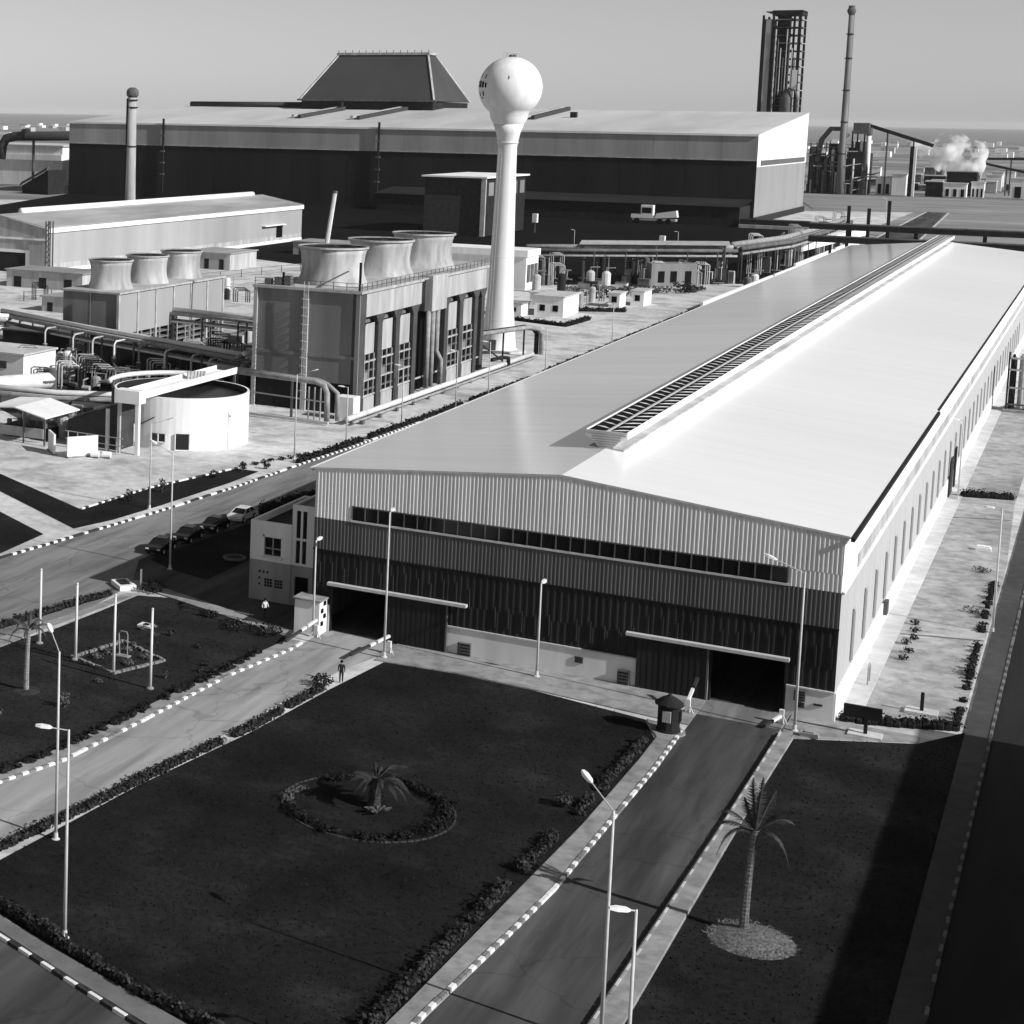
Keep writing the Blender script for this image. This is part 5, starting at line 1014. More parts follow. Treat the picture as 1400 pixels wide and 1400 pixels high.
# roof monitor
b0 = [(-401, 941), (-322, 941), (-322, 1003), (-401, 1003)]; tp = [(-388, 966), (-335, 966), (-335, 978), (-388, 978)]
mo = MB().box(-400, -323, 942, 1002, 44, 52.6).build('roof_monitor', 'steel_dark', ml)
MB().add([(x, y, 53.0) for x, y in b0]+[(x, y, 79) for x, y in tp], [(0, 1, 5, 4), (1, 2, 6, 5), (2, 3, 7, 6), (3, 0, 4, 7), (4, 5, 6, 7), (0, 3, 2, 1)]).build('hood', 'monitor', mo)
MB().box(-389, -334, 965, 979, 79.01, 80.4).build('hood_cap', 'tower_panel', mo)
for i in range(14): MB().beam((-388+i*4.1, 965.5, 80.4), (-388+i*4.1, 965.5, 81.8), .3).build('cap_post', 'steel_mid', mo)
for (a, b), (c, d) in zip(b0, tp): MB().beam((a, b, 53.1), (c, d, 79.1), 1.0, 1.0).build('hip_trim', 'tower_panel', mo)
MB().box(-402, -321, 940, 941, 52.6, 53.6).build('hood_edge', 'steel_mid', mo)
MB().tube([(-475, 952, 49.9), (-401, 952, 50.2)], 1.7, 12).build('roof_duct', 'brick_dark', ml, smooth=True)
for x, ya, yb in ((-375, 872, 935), (-341, 869, 948), (-256.5, 888, 955)):
    za, zb = MZE+(ya-MY0)*.0772, MZE+(yb-MY0)*.0772
    for dx in (0, 3.6): MB().beam((x+dx, ya, za+1.6), (x+dx, yb, zb+1.6), 1.7, 1.9).build('roof_vent', 'brick_dark' if dx else 'tower_panel', ml)
MB().beam((-372, 931, 46), (-372, 931, 52), 2.4).build('roof_stub', 'steel_dark', ml); MB().box(-239, -236, 905, 908, 44, 48).build('roof_unit', 'steel_dark', ml)
for x in (-427, -309): MB().beam((x, MY0-1, 3), (x, MY0-1, MZE+3), .9).build('downpipe', 'steel_dark', ml)
for i, x in enumerate((-427, -309)):
    for z in (12, 18, 24, 32): MB().box(x-1.2, x+1.2, MY0-2, MY0-.9, z, z+.8).build('pipe_bracket', 'steel_mid', ml)
an = thing('mill_annex', 'dark annex block with white sloping roof before the mill', 'annex', (-213, 650, 0))
MB().box(-224.6, -201.6, 650, 650.5, 0, 21.7).build('front_wall', 'brick_dark', an); MB().box(-202.2, -201.6, 650.51, 702, 0, 21.6).build('side_wall', 'steel_dark', an); MB().box(-224.6, -224, 650.51, 702, 0, 21.7).build('west_wall', 'steel_dark', an); MB().box(-224.6, -201.6, 702, 702.5, 0, 21.7).build('back_wall', 'steel_dark', an)
MB().box(-225.6, -200.4, 648.6, 704, 21.71, 22.3).build('roof', 'wall_white', an); MB().box(-202.6, -200.9, 649, 650, 0, 21.7).build('corner_trim', 'steel_light', an)
for i in range(5): MB().box(-201.59, -201.2, 654+i*10, 660+i*10, 15, 20).build('side_window', 'tower_clad', an)
# low dark buildings and lines at the mill foot
t = thing('low_gantry', 'dark low lean-to running along the mill foot', 'lean-to', (-200, 815, 0)); MB().box(-300, -138, 800, 824.5, 0, 8).build('wall', 'steel_dark', t); MB().add([(-301, 799, 8.05), (-137, 799, 8.05), (-137, 825, 10.5), (-301, 825, 10.5)], [(0, 1, 2, 3)]).build('roof', 'mill_dark', t)
# white vehicle
TR = thing('loader_truck', 'white heavy truck parked before the dark mill wall', 'truck', (-170, 790, 0))
tx, ty = -170, 788
MB().box(tx-9, tx+9, ty-1.6, ty+1.6, 1.4, 2.4).build('chassis', 'steel_light', TR); MB().box(tx-5.5, tx-.5, ty-1.7, ty+1.7, 2.4, 8.0).build('cab', 'paint_white', TR); MB().box(tx-5.0, tx-1.0, ty-1.75, ty-1.705, 4.6, 7.0).build('window', 'glass_dark', TR)
MB().box(tx-9.5, tx-5.6, ty-1.7, ty+1.7, 2.4, 4.0).build('bonnet', 'paint_white', TR)
MB().add([(tx+.2, ty-1.7, 2.4), (tx+9.5, ty-1.7, 3.2), (tx+9, ty-1.7, 6.0), (tx+1, ty-1.7, 4.6), (tx+.2, ty+1.7, 2.4), (tx+9.5, ty+1.7, 3.2), (tx+9, ty+1.7, 6.0), (tx+1, ty+1.7, 4.6)], [(0, 1, 2, 3), (7, 6, 5, 4), (0, 4, 5, 1), (1, 5, 6, 2), (3, 7, 4, 0)]).build('tipper_body', 'paint_white', TR)
for x in (tx-7, tx+2.5, tx+6): MB().tube([(x, ty-1.9, 1.2), (x, ty-1.2, 1.2)], 1.25, 14).build('wheel', 'rubber', TR)
TR.scale = (1.0, 1.0, 1.0)
for i, (x, y, h, lb) in enumerate(((-193, 688, 4, 'small white box on the dark yard, left one'), (-138, 654, 1.5, 'small white box on the dark yard, right one'))):
    t = thing('white_box', lb, 'box', (x, y, 0)); MB().box(x-.9, x+.9, y-1, y+1, h, h+(3.4 if h > 3 else 1.8)).build('casing', 'paint_white', t); MB().beam((x, y, 0), (x, y, h), .4).build('post', 'steel_mid', t)

# ================================================================== MIDDLE GROUND
t = thing('flat_building', 'low white flat building behind the water tower', 'building', (-140, 455, 0))
MB().box(-158, -128.5, 452, 463, 0, 8.6).build('wall', 'wall_grey', t); MB().box(-158.4, -128.1, 451.6, 463.4, 8.61, 10.3).build('parapet', 'wall_white', t)
for i in range(3): MB().box(-128.49, -128.2, 453+i*3.3, 455+i*3.3, 2, 6.5).build('window', 'steel_mid', t)
def cabin(x0, x1, y0, y1, h, lb, wn_=2):
    t = thing('site_cabin', lb, 'cabin', ((x0+x1)/2, y0, 0)); MB().box(x0, x1, y0, y1, 0, h).build('wall', 'wall_white', t); MB().box(x0-.3, x1+.3, y0-.3, y1+.3, h+.001, h+.3).build('roof', 'concrete_pale', t)
    for i in range(wn_): xx = x0+(x1-x0)*(i+.6)/(wn_+.2); MB().box(xx-.6, xx+.6, y0-.06, y0-.001, 1.2, 2.6).build('window', 'black', t)
cabin(-110, -103.6, 395, 408, 4.4, 'white cabin on the sand right of the water tower'); cabin(-101, -98.5, 425, 431, 3.2, 'tiny white cabin, left of a pair in the middle yard', 1); cabin(-97.6, -94.6, 432, 440, 3.4, 'tiny white cabin, right of a pair in the middle yard', 1); cabin(-117.5, -113.5, 418, 424, 2.8, 'small white box building behind the dark hedge', 1)
t = thing('low_grey_hut', 'low grey hut left of the white cabin', 'hut', (-115, 392, 0)); MB().box(-119, -111.5, 390, 396, 0, 2.8).build('wall', 'wall_grey', t); MB().box(-119.3, -111.2, 389.7, 396.3, 2.801, 3.05).build('roof', 'concrete', t)
for i in range(3): MB().box(-118.2+i*2.3, -117.2+i*2.3, 389.93, 389.999, 1.1, 2.0).build('window', 'black', t)
rack('pipe_rack', 'dark pipe rack with flat top across the middle yard', [(-136, 478), (-121, 490), (-106, 503), (-90.5, 517)], 5, 8.4, 9, wd=5, pm=('steel_mid', 'pipe', 'steel_dark'), rr_=.4)
rack('pipe_rack', 'dark pipe rack along the far half of the warehouse', [(-90.5, 517), (-84, 560), (-83, 620), (-84, 690)], 5, 9.0, 14, wd=5, pm=('steel_mid', 'pipe', 'steel_dark'), rr_=.5)
t = thing('rack_canopy', 'grey canopy roof on the middle pipe rack', 'canopy', (-105, 495, 0)); 
MB().add([(-124, 485.5, 10.3), (-90, 512, 10.3), (-92.5, 523, 10.8), (-126, 496, 10.8)], [(0, 1, 2, 3)]).build('roof', 'tower_panel', t)
for x, y in ((-123, 487), (-107, 499.5), (-91.5, 512)): MB().beam((x, y, 0), (x, y, 10.3), .5).build('post', 'steel_mid', t)
t = thing('pump_building', 'small grey building with dark doorways under the middle rack', 'building', (-100, 492, 0)); MB().prism([(-104.5, 484.5), (-95, 494.5), (-98, 500), (-107, 490)], 0, 6.2).build('wall', 'tower_clad', t)
for k_ in (.15, .42, .74):
    x, y = -104.5+9.5*k_, 484.5+10*k_; MB().prism([(x+.05, y-.09), (x+1.35, y+1.3), (x+1.3, y+1.35), (x, y-.02)], .1 if k_ > .5 else 1.2, 4.2).build('opening', 'black', t)
rnd = random.Random(11)
for i in range(30):      # vessels, drums and cabinets crowding the yard below the mill
    u = rnd.random(); x = -128+u*44+rnd.uniform(-4, 4); y = 455+u*60+rnd.uniform(-14, 16)
    if i >= 16: x = -86+rnd.uniform(-5, 3); y = rnd.uniform(525, 700)
    k_ = rnd.random(); h = rnd.uniform(2, 5) if i < 16 else rnd.uniform(4, 10)
    m = rnd.choice(('steel_mid', 'steel_light', 'steel_dark', 'tower_panel', 'pipe_white'))
    if k_ < .5:
        tone = {'steel_mid': 'grey', 'steel_light': 'pale grey', 'steel_dark': 'dark', 'tower_panel': 'light grey', 'pipe_white': 'white'}[m]; size = 'tall' if h > 6 else ('short' if h < 3.2 else 'mid-height'); where = 'along the far half of the warehouse' if i >= 16 else 'below the middle pipe rack'
        t = thing('yard_vessel', '%s %s upright vessel %s' % (size, tone, where), 'vessel', (x, y, 0), 'vessels in the middle yard'); MB().lathe([(1.1, 0), (1.1, h), (.6, h+.5), (.1, h+.6)], (x, y, 0), 12).build('shell', m, t); MB().tube([(x, y, h+.4), (x, y, h+1.4), (x+2.2, y, h+1.5)], .2, 6).build('pipe', 'pipe', t)
    else:
        tone = {'steel_mid': 'grey', 'steel_light': 'pale grey', 'steel_dark': 'dark', 'tower_panel': 'light grey', 'pipe_white': 'white'}[m]; where = 'along the far half of the warehouse' if i >= 16 else 'below the middle pipe rack'
        t = thing('yard_cabinet', '%s %s boxy cabinet %s' % ('low' if h < 4 else 'tall', tone, where), 'cabinet', (x, y, 0), 'cabinets in the middle yard'); MB().box(x-1.5, x+1.5, y-1, y+1, 0, h*.6).build('casing', m, t); MB().box(x-1.6, x+1.6, y-1.1, y+1.1, h*.6+.001, h*.6+.2).build('lid', 'steel_mid', t)
for i in range(26):
    u = rnd.random(); x = -122+u*34+rnd.uniform(-3, 5); y = 440+u*48+rnd.uniform(-12, 12)
    o = shrub((x, y), rnd.uniform(1.2, 2.6), rnd.uniform(1.0, 2.4), 'scrubby bush in the middle yard', rnd.choice(('leaf_dark', 'leaf', 'leaf_pale')), 60, .6); o['group'] = 'bushes in the middle yard'; o.name = 'scrub_bush'
t = thing('boundary_wall', 'low white boundary wall following the warehouse eave', 'wall', (-80, 560, 0)); MB().beam((-81.5, 432, 1), (-80.5, 560, 1), .6, 2).build('wall', 'wall_white', t); MB().beam((-80.5, 560, 1.4), (-80, 700, 1.4), .6, 2.8).build('wall', 'wall_white', t)

# ================================================================== PIPE BRIDGE
BYR = 522
pb = thing('pipe_bridge', 'dark double pipe bridge crossing behind the far end of the warehouse', 'pipe bridge', (-40, BYR, 0))
for z0_, z1_, m in ((15.4, 16.7, 'steel_dark'), (11.9, 13.3, 'steel_dark')): MB().box(-72, 20, BYR-1, BYR+1, z0_, z1_).build('girder', m, pb)
for z in (16.95, 13.55): MB().tube([(-72, BYR-.6, z), (20, BYR-.6, z)], .3, 7).build('pipe', 'steel_mid', pb)
for x in (-62, -46, -30, -14): MB().beam((x, BYR, 13), (x, BYR, 15.6), .9).build('hanger', 'steel_dark', pb)
for x, h in ((-62.5, 22), (-57.6, 21.5), (-52.8, 23.7), (-38, 12), (-20, 12), (-2, 12)): MB().beam((x, BYR, 0), (x, BYR, h), .8).build('post', 'steel_dark', pb)
MB().beam((-19, BYR-.5, 12), (-14, BYR-.5, 15), .5).build('brace', 'steel_dark', pb); MB().beam((-22, BYR-1, 10.6), (-10, BYR-1, 10.6), .5).build('brace', 'steel_dark', pb)
t = thing('inclined_gallery', 'pale inclined gallery at the left end of the pipe bridge', 'conveyor', (-80, 620, 0)); MB().beam((-86, 600, 5), (-72, 640, 9), 3, 2.4).build('gallery', 'wall_white', t); MB().beam((-79, 620, 0), (-79, 620, 6), .8).build('leg', 'steel_dark', t)
t = thing('long_trough', 'dark low trough running right from the mill corner', 'trough', (-120, 800, 0)); MB().box(-136, -96, 790, 800, 0, 3.5).build('trough', 'steel_dark', t); MB().box(-136, -96, 788, 789.9, 0, 1.4).build('kerb', 'tower_panel', t)

# ================================================================== FAR PLANT (right)
FY = 1230
dt = thing('reactor_tower', 'tall dark steel-framed reactor tower rising behind the mill', 'tower', (-193, FY+10, 0))
for x in (-205, -199, -186.5, -183):
    for y in (FY, FY+20): MB().beam((x, y, 0), (x, y, 113 if x < -200 else 115), 1.3).build('column', 'steel_dark', dt)
for i in range(23):
    z = 5+i*5; MB().box(-204, -182, FY+.5, FY+20, z, z+.5).build('floor_deck', 'steel_mid' if i % 3 else 'steel_light', dt)
    if i == 22: continue
    if i % 2 == 0: MB().beam((-199, FY-.3, z), (-186.5, FY-.3, z+5), .7).build('brace', 'steel_dark', dt)
    else: MB().beam((-186.5, FY-.3, z), (-199, FY-.3, z+5), .7).build('brace', 'steel_dark', dt)
MB().box(-204.2, -200, FY-.5, FY+19, 0, 110).build('pale_shaft', 'tower_panel', dt); MB().box(-204.8, -203.4, FY-1, FY+18, 0, 110.5).build('dark_shaft', 'steel_dark', dt)
MB().box(-196.5, -190.5, FY+5, FY+15, 0, 113).build('core', 'steel_dark', dt); MB().box(-200, -182, FY-.5, FY+20.5, 113, 116).build('top_house', 'steel_dark', dt)
MB().box(-186, -182.8, FY-1.2, FY-.6, 66, 78).build('white_sheet', 'wall_white', dt)
MB().lathe([(2.5, 40), (3.6, 48), (3.6, 60), (1.5, 66)], (-188, FY-2, 0), 16).build('reactor_vessel', 'steel_mid', dt, smooth=True); MB().tube([(-181.5, FY-4, 30), (-181.5, FY-4, 60), (-183, FY-4, 65), (-187, FY-4, 67)], .9, 8).build('gas_duct', 'steel_mid', dt)
for i in range(8): MB().tube([(-197+i*1.7, FY-.8, 52+5*(i % 3)), (-197+i*1.7, FY-.8, 104-6*(i % 4))], .4, 6).build('riser_pipe', ('steel_light', 'steel_mid')[i % 2], dt)
t = thing('tall_stack', 'very tall thin stack with ringed top at the far plant', 'stack', (-153.4, FY-3, 0))
MB().lathe([(2.4, 0), (1.9, 30), (1.6, 80), (1.45, 116)], (-153.4, FY-3, 0), 18).build('shaft', 'tower_clad', t, smooth=True); MB().lathe([(1.5, 112), (2.5, 114), (2.6, 115.3), (1.9, 116.5), (1.9, 118)], (-153.4, FY-3, 0), 18).build('crown', 'steel_mid', t)
for z in (25, 45, 65, 85, 100): MB().lathe([(1.5, z), (2.3, z), (2.3, z+.6)], (-153.4, FY-3, 0), 14, (False, False)).build('ring', 'steel_dark', t)
MB().beam((-150.8, FY-3, 0), (-151.7, FY-3, 114), .4).build('ladder', 'steel_light', t)
rnd = random.Random(5)
pl = thing('process_block', 'dark crowded process plant at the foot of the tall stack', 'plant', (-155, FY, 0))
for i in range(26):
    x = -172+i*1.3+rnd.uniform(-.5, .5); h = rnd.uniform(14, 34) if x < -140 else rnd.uniform(8, 20)
    if i % 3 == 0: MB().box(x-2.5, x+2.5, FY+rnd.uniform(4, 14), FY+22, 0, h).build('block', rnd.choice(('steel_dark', 'steel_dark', 'steel_mid')), pl)
    elif i % 3 == 1: MB().lathe([(1.1, 0), (1.1, h), (.2, h+1)], (x, FY+rnd.uniform(0, 6), 0), 10).build('vessel', rnd.choice(('steel_mid', 'steel_light', 'pipe_white')), pl)
    else:
        for z in range(4, int(h), 5): MB().box(x-3, x+3, FY, FY+8, z, z+.5).build('platform', 'steel_mid', pl)
        MB().beam((x-2.8, FY, 0), (x-2.8, FY, h), .5).build('column', 'steel_dark', pl); MB().beam((x+2.8, FY, 0), (x+2.8, FY, h), .5).build('column', 'steel_dark', pl)
for i in range(46):
    x = rnd.uniform(-173, -136); z = rnd.uniform(2, 30 if x < -146 else 22); L2 = rnd.uniform(3, 9)
    if i % 2: MB().tube([(x, FY-1.5-rnd.random()*3, z), (x+L2, FY-1.5, z+rnd.choice((0, 0, 1.5)))], rnd.uniform(.25, .5), 6).build('pipe_run', rnd.choice(('steel_light', 'steel_mid', 'steel_dark', 'pipe')), pl)
    else: MB().tube([(x, FY-2, 0), (x, FY-2, z)], rnd.uniform(.25, .7), 6).build('riser', rnd.choice(('steel_light', 'steel_mid', 'steel_dark', 'pipe_white')), pl)
MB().box(-170, -141, FY+16, FY+30, 0, 22).build('backing_hall', 'steel_dark', pl); MB().box(-150.5, -141, FY-1, FY+8, 8, 27).build('dark_bin', 'steel_dark', pl); MB().box(-148, -139, FY-1, FY+6, 38, 45).build('head_house', 'steel_mid', pl)
MB().tube([(-168, FY, 20), (-166, FY, 34), (-161, FY, 41), (-155, FY, 41), (-151, FY, 36)], 1.6, 9).build('swan_neck_duct', 'steel_mid', pl, smooth=True)
for x in (-148.5, -145.5, -141.5): MB().beam((x, FY+2, 8), (x, FY+2, 40), .8).build('leg', 'steel_dark', pl)
t = thing('conveyor_bridge', 'dark conveyor sloping down right from the head house', 'conveyor', (-120, FY+6, 0))
MB().beam((-140, FY+6, 43.5), (-103, FY+6, 31.5), 2.4, 2.2).build('gallery', 'steel_dark', t)
for x, z in ((-129, 39), (-114, 34.5)): MB().beam((x, FY+6, 0), (x, FY+6, z), .9).build('leg', 'steel_mid', t)
t = thing('short_stack', 'pale short stack right of the process plant', 'stack', (-139, FY+2, 0)); MB().lathe([(1.6, 0), (1.3, 41)], (-139, FY+2, 0), 14).build('shaft', 'wall_grey', t, smooth=True); MB().lathe([(1.4, 37), (1.9, 38), (1.9, 42)], (-139, FY+2, 0), 12).build('crown', 'steel_mid', t)
t = thing('pale_column', 'pale and dark double column under the conveyor end', 'column', (-112, FY-4, 0)); MB().box(-114.5, -112.4, FY-6, FY-4, 0, 31).build('dark_leg', 'steel_dark', t); MB().box(-112.3, -110.9, FY-7, FY-5, 0, 30).build('pale_leg', 'wall_white', t)
def fbld(x0, x1, y0, dep, h, lb, m='wall_white', nw=3):
    t = thing('far_building', lb, 'building', ((x0+x1)/2, y0, 0)); MB().box(x0, x1, y0, y0+dep, 0, h).build('wall', m, t); MB().box(x0-.4, x1+.4, y0-.4, y0+dep+.4, h+.01, h+.7).build('roof', 'concrete_pale', t)
    for i in range(nw): w_ = (x1-x0)/nw; MB().box(x0+w_*(i+.28), x0+w_*(i+.72), y0-.15, y0-.01, h*.05, h*.62).build('opening', 'black', t)
fbld(-95.5, -83, FY+5, 8, 8.2, 'far white building with three dark doors right of the conveyor'); fbld(-134, -125, FY+8, 8, 11, 'small far white building at the right foot of the process plant', 'wall_white', 2); fbld(-124.5, -116.5, FY+4, 8, 13, 'small far white building left of the double column', 'wall_white', 0)
fbld(-81, -74, FY+12, 10, 9, 'far cluttered hut right of the white three-door building', 'wall_grey', 3); fbld(-106, -97, FY+10, 10, 9, 'far dark block between the column and the white building', 'steel_dark', 0); fbld(-97, -80, FY+40, 14, 15, 'far dark block under the steam', 'steel_dark', 0); fbld(-60, -52, FY+15, 8, 12, 'far tower block at the right edge', 'wall_grey', 1)
for k_, (a, b) in enumerate((((-79, 1300, 23.2), (-40, 1300, 24)), ((-79, 1296, 20.5), (-45, 1296, 13)))):
    t = thing('far_conveyor', ('level far conveyor at the right edge', 'sloping far conveyor at the right edge')[k_], 'conveyor', (a[0], a[1], 0)); MB().beam(a, b, 1.6, 1.5).build('gallery', 'steel_dark', t)
    for u in (.4, .8): x = a[0]+(b[0]-a[0])*u; MB().beam((x, a[1], 0), (x, a[1], a[2]+(b[2]-a[2])*u), .8).build('leg', 'steel_mid', t)
rnd = random.Random(9)
for i in range(38):
    x = rnd.uniform(-150, -30)*1.0; y = rnd.uniform(1320, 1900); x *= y/1300
    wm = rnd.choice(('steel_mid', 'steel_dark', 'tower_panel', 'wall_grey')); t = thing('distant_plant', '%s %s distant works building on the plain behind the %s' % ('nearer' if y < 1500 else 'farther', {'steel_mid': 'grey', 'steel_dark': 'dark', 'tower_panel': 'light grey', 'wall_grey': 'whitish'}[wm], 'steam' if x > -.085*y else 'process plant'), 'building', (x, y, 0), 'distant works buildings on the plain'); w_, h = rnd.uniform(2, 7), rnd.uniform(3, 11)
    MB().box(x-w_, x+w_, y, y+10, 0, h).build('wall', wm, t); MB().box(x-w_-.3, x+w_+.3, y-.3, y+10.3, h+.01, h+.6).build('roof', 'roof_grey', t)
for i in range(70):
    y = rnd.uniform(2700, 5000); x = -y*rnd.uniform(.035, .165) if i < 54 else -y*rnd.uniform(.585, .66)
    wm = rnd.choice(('wall_white', 'wall_grey', 'tower_panel', 'wall_white')); t = thing('coast_house', 'tiny %s house of the far-off town, %s' % ({'wall_white': 'white', 'wall_grey': 'pale', 'tower_panel': 'grey'}[wm], 'left of the mill' if i >= 54 else ('near the shoreline' if y > 4000 else 'on the plain above the steam')), 'house', (x, y, 0), 'houses of the coastal town'); w_, h = rnd.uniform(4, 13), rnd.uniform(4, 9)
    MB().box(x-w_, x+w_, y, y+20, -.3, h).build('wall', wm, t)
# steam
st = bpy.data.meshes.new('steam'); import bmesh
bm = bmesh.new(); rnd = random.Random(4)
for x, y, z, r_ in ((-84, 1280, 19, 5.5), (-90, 1282, 22, 8), (-97, 1284, 25, 8.5), (-104, 1286, 25.5, 6), (-94, 1286, 31, 6), (-84, 1285, 27, 6), (-110, 1287, 27, 4.5), (-117, 1288, 29, 3.5), (-100, 1288, 33, 5), (-88, 1280, 29, 5)):
    g = bmesh.ops.create_icosphere(bm, subdivisions=3, radius=r_*1.45)
    for v in g['verts']: v.co = v.co*(1+rnd.uniform(-.03, .03))+Vector((x, y, z))
bm.to_mesh(st); bm.free()
so = bpy.data.objects.new('steam', st); C.objects.link(so); tag(so, 'white cloud of steam drifting over the far plant', 'steam', kind='stuff')
rm = so.modifiers.new('remesh', 'REMESH'); rm.mode = 'VOXEL'; rm.voxel_size = 1.0
m = bpy.data.materials.new('steam'); m.use_nodes = True; n = m.node_tree.nodes; L = m.node_tree.links; n.remove(n['Principled BSDF'])
pv = n.new('ShaderNodeVolumePrincipled'); pv.inputs['Color'].default_value = (1, 1, 1, 1); pv.inputs['Anisotropy'].default_value = .2
ge = n.new('ShaderNodeNewGeometry'); nz = n.new('ShaderNodeTexNoise'); nz.inputs['Scale'].default_value = .085; nz.inputs['Detail'].default_value = 6; mr = n.new('ShaderNodeMapRange'); mr.inputs[1].default_value = .50; mr.inputs[2].default_value = .78; mr.inputs[3].default_value = 0.0; mr.inputs[4].default_value = 1.6
L.new(ge.outputs['Position'], nz.inputs['Vector']); L.new(nz.outputs['Fac'], mr.inputs[0]); L.new(mr.outputs[0], pv.inputs['Density']); L.new(pv.outputs[0], n['Material Output'].inputs['Volume']); st.materials.append(m)

# ================================================================== RIGHT EDGE
rp = thing('vessel_group', 'group of dark upright gas vessels at the right edge beside the long wall', 'vessels', (-10.5, 312, 0))
for i in range(6): x = -12.6+i*1.15; MB().lathe([(.45, 0), (.45, 8.0+.4*(i % 2)), (.15, 8.9)], (x, 311+(i % 2)*1.4, 0), 10).build('vessel', ('steel_dark', 'steel_light', 'steel_mid')[i % 3], rp, smooth=False)
for z in (1, 3.6, 6.4, 8.2): MB().box(-13.3, -5.6, 310.1, 310.35, z, z+.25).build('rail', 'steel_light' if z > 3 else 'steel_mid', rp)
for x in (-13.2, -9.5, -5.8): MB().beam((x, 310, 0), (x, 310, 9.3), .25).build('post', 'steel_dark', rp)
MB().box(-13.6, -5.2, 309, 315, 0, .4).build('footing', 'concrete', rp)
# hall out of the frame on the right whose shadow lies over the palm lawn
oh = thing('neighbour_hall', 'tall hall outside the frame shading the right lawn', 'hall', (30, 60, 0))
HX = -9.4+16.0/math.tan(SUN_EL)
MB().box(HX, HX+40, 20, 137.5, 0, 16).build('wall', 'clad_mid', oh); MB().box(HX-.2, HX+40.2, 19.8, 137.7, 16.01, 16.3).build('roof', 'roof_grey', oh); MB().box(HX-.1, HX-.001, 19.9, 137.5, 0, 2).build('plinth', 'wall_grey', oh)
for i in range(10): MB().box(HX-.12, HX-.002, 26+i*11, 32+i*11, 9, 12).build('window', 'glass_dark', oh)

rnd = random.Random(21)
def clutter(n, fx, where, tall=1.0):
    for i in range(n):
        x, y = fx(); k_ = rnd.randrange(4); m = rnd.choice(('steel_dark', 'steel_mid', 'steel_light', 'pipe', 'pipe_white')); tn = {'steel_dark': 'dark', 'steel_mid': 'grey', 'steel_light': 'pale grey', 'pipe': 'dull', 'pipe_white': 'whitish'}[m]
        if k_ == 0:
            t = thing('small_tank', '%s small upright tank %s' % (tn, where), 'tank', (x, y, 0), 'small tanks '+where); h = rnd.uniform(1.6, 3.4)*tall
            MB().lathe([(.8, 0), (.8, h), (.5, h+.3), (.1, h+.35)], (x, y, 0), 12).build('shell', m, t); MB().tube([(x, y, h+.2), (x, y, h+.8), (x+1.5, y+.4, h+.8), (x+1.5, y+.4, 0)], .1, 6).build('pipe', 'pipe', t)
        elif k_ == 1:
            t = thing('valve_stand', '%s valve stand with hand wheel %s' % (tn, where), 'valve', (x, y, 0), 'valve stands '+where); h = rnd.uniform(1.2, 2.6)*tall
            MB().tube([(x, y, 0), (x, y, h)], .14, 6).build('stem', m, t); MB().tube([(x-1.4, y, .5), (x+1.4, y, .5)], .22, 7).build('pipe', 'pipe', t); MB().lathe([(.35, 0), (.35, .1)], (x, y, h), 9).build('wheel', 'steel_light', t)
        elif k_ == 2:
            t = thing('control_cabinet', '%s control cabinet %s' % (tn, where), 'cabinet', (x, y, 0), 'control cabinets '+where); h = rnd.uniform(1.2, 2.4)*tall; w_ = rnd.uniform(.5, 1.3)
            MB().box(x-w_, x+w_, y-.4, y+.4, .1, h).build('casing', m, t); MB().box(x-w_-.1, x+w_+.1, y-.5, y+.5, 0, .099).build('base', 'concrete', t); MB().box(x-w_+.1, x+w_-.1, y-.43, y-.401, .3, h-.2).build('door', 'steel_mid', t)
        else:
            t = thing('tube_stand', '%s stand of bent tubes %s' % (tn, where), 'tubes', (x, y, 0), 'tube stands '+where); h = rnd.uniform(2, 4.2)*tall
            for q in range(3): MB().tube([(x+q*.5, y, 0), (x+q*.5, y, h-q*.3), (x+q*.5+.3, y+.2, h-q*.3+.2), (x+q*.5+2.4, y+1.0, h-q*.3+.2), (x+q*.5+2.6, y+1.1, h-q*.3), (x+q*.5+2.6, y+1.1, 0)], .12, 6).build('tube', m, t)
def fa():
    x = rnd.uniform(-160, -113); return x, 230+(-113-x)*.52+rnd.uniform(-8, 13)
clutter(84, fa, 'under the long pipe rack')
clutter(40, lambda: (rnd.uniform(-148, -114), rnd.uniform(268, 318)), 'between the two cooling towers')
clutter(22, lambda: (rnd.uniform(-128, -113), rnd.uniform(202, 216)), 'behind the open canopy')
def fb():
    u = rnd.random(); return -134+u*46+rnd.uniform(-4, 4), 462+u*46+rnd.uniform(-4, 22)
clutter(40, fb, 'under the middle pipe rack', 2.0)
clutter(26, lambda: (rnd.uniform(-96, -83), rnd.uniform(520, 700)), 'beside the far half of the warehouse', 3.0)
clutter(26, lambda: (rnd.uniform(-222, -170), rnd.uniform(335, 400)), 'before the long light-grey shed', 1.2)
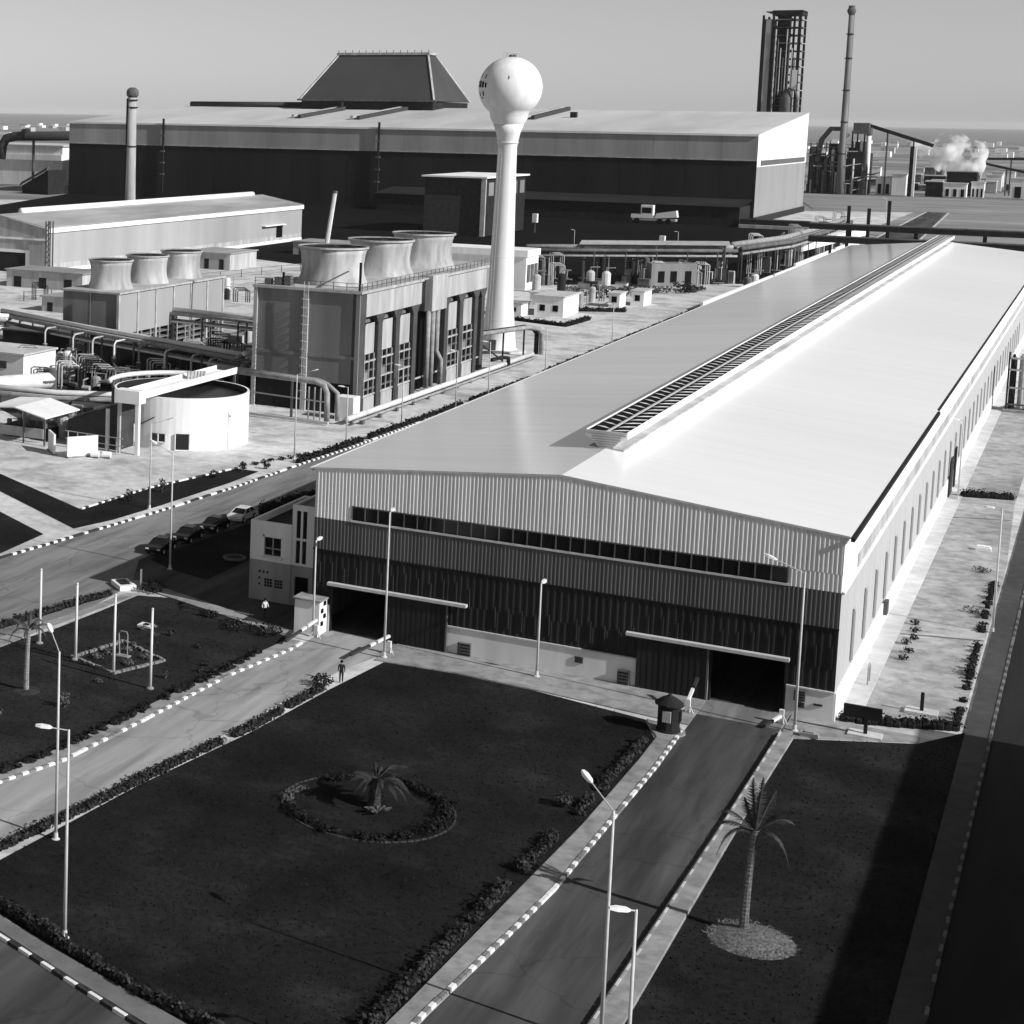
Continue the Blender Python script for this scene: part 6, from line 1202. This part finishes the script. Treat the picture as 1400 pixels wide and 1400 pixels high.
clutter(8, lambda: (rnd.uniform(-126, -106), rnd.uniform(408, 440)), 'near the white cabins', 1.2)
def inside(p, poly):
    c = False; n = len(poly); j = n-1
    for i in range(n):
        if (poly[i][1] > p[1]) != (poly[j][1] > p[1]) and p[0] < (poly[j][0]-poly[i][0])*(p[1]-poly[i][1])/(poly[j][1]-poly[i][1])+poly[i][0]: c = not c
        j = i
    return c
for nm, n_t, lb in (('central_lawn', 15000, 'grass blades of the big lawn'), ('palm_lawn', 6000, 'grass blades of the palm lawn'), ('flag_lawn', 9000, 'grass blades of the flagpole lawn'), ('parking_lawn', 1500, 'grass blades of the shaded lawn')):
    ob = bpy.data.objects[nm]; poly = [(v.co.x, v.co.y) for v in ob.data.vertices]; xs = [p[0] for p in poly]; ys = [p[1] for p in poly]; s = MB(); k_ = 0
    while k_ < n_t:
        p = (rnd.uniform(min(xs), max(xs)), rnd.uniform(max(74, min(ys)), max(ys)))
        if not inside(p, poly): 
            k_ += .2; continue
        k_ += 1; h = rnd.uniform(.03, .09); a = rnd.uniform(0, 6.28); w_ = rnd.uniform(.04, .10)
        s.add([(p[0]-w_*math.cos(a), p[1]-w_*math.sin(a), .03), (p[0]+w_*math.cos(a), p[1]+w_*math.sin(a), .03), (p[0]+rnd.uniform(-.08, .08), p[1]+rnd.uniform(-.08, .08), .03+h)], [(0, 1, 2)])
    tag(s.build('grass', 'grass_tuft'), lb, 'grass', kind='stuff')

# thin coastal haze in the air around the whole scene (sky outside it)
hz = MB().box(-42500, 30500, -6500, 44500, -1.4, 126).build('haze', 'black'); hz.data.materials.clear(); tag(hz, 'thin pale haze in the air over the plain', 'haze', kind='stuff')
m = bpy.data.materials.new('haze'); m.use_nodes = True; n = m.node_tree.nodes; n.remove(n['Principled BSDF'])
pv = n.new('ShaderNodeVolumePrincipled'); pv.inputs['Color'].default_value = (.95, .95, .95, 1); pv.inputs['Density'].default_value = 1.4e-5; pv.inputs['Anisotropy'].default_value = 0.0
m.node_tree.links.new(pv.outputs[0], n['Material Output'].inputs['Volume']); hz.data.materials.append(m)
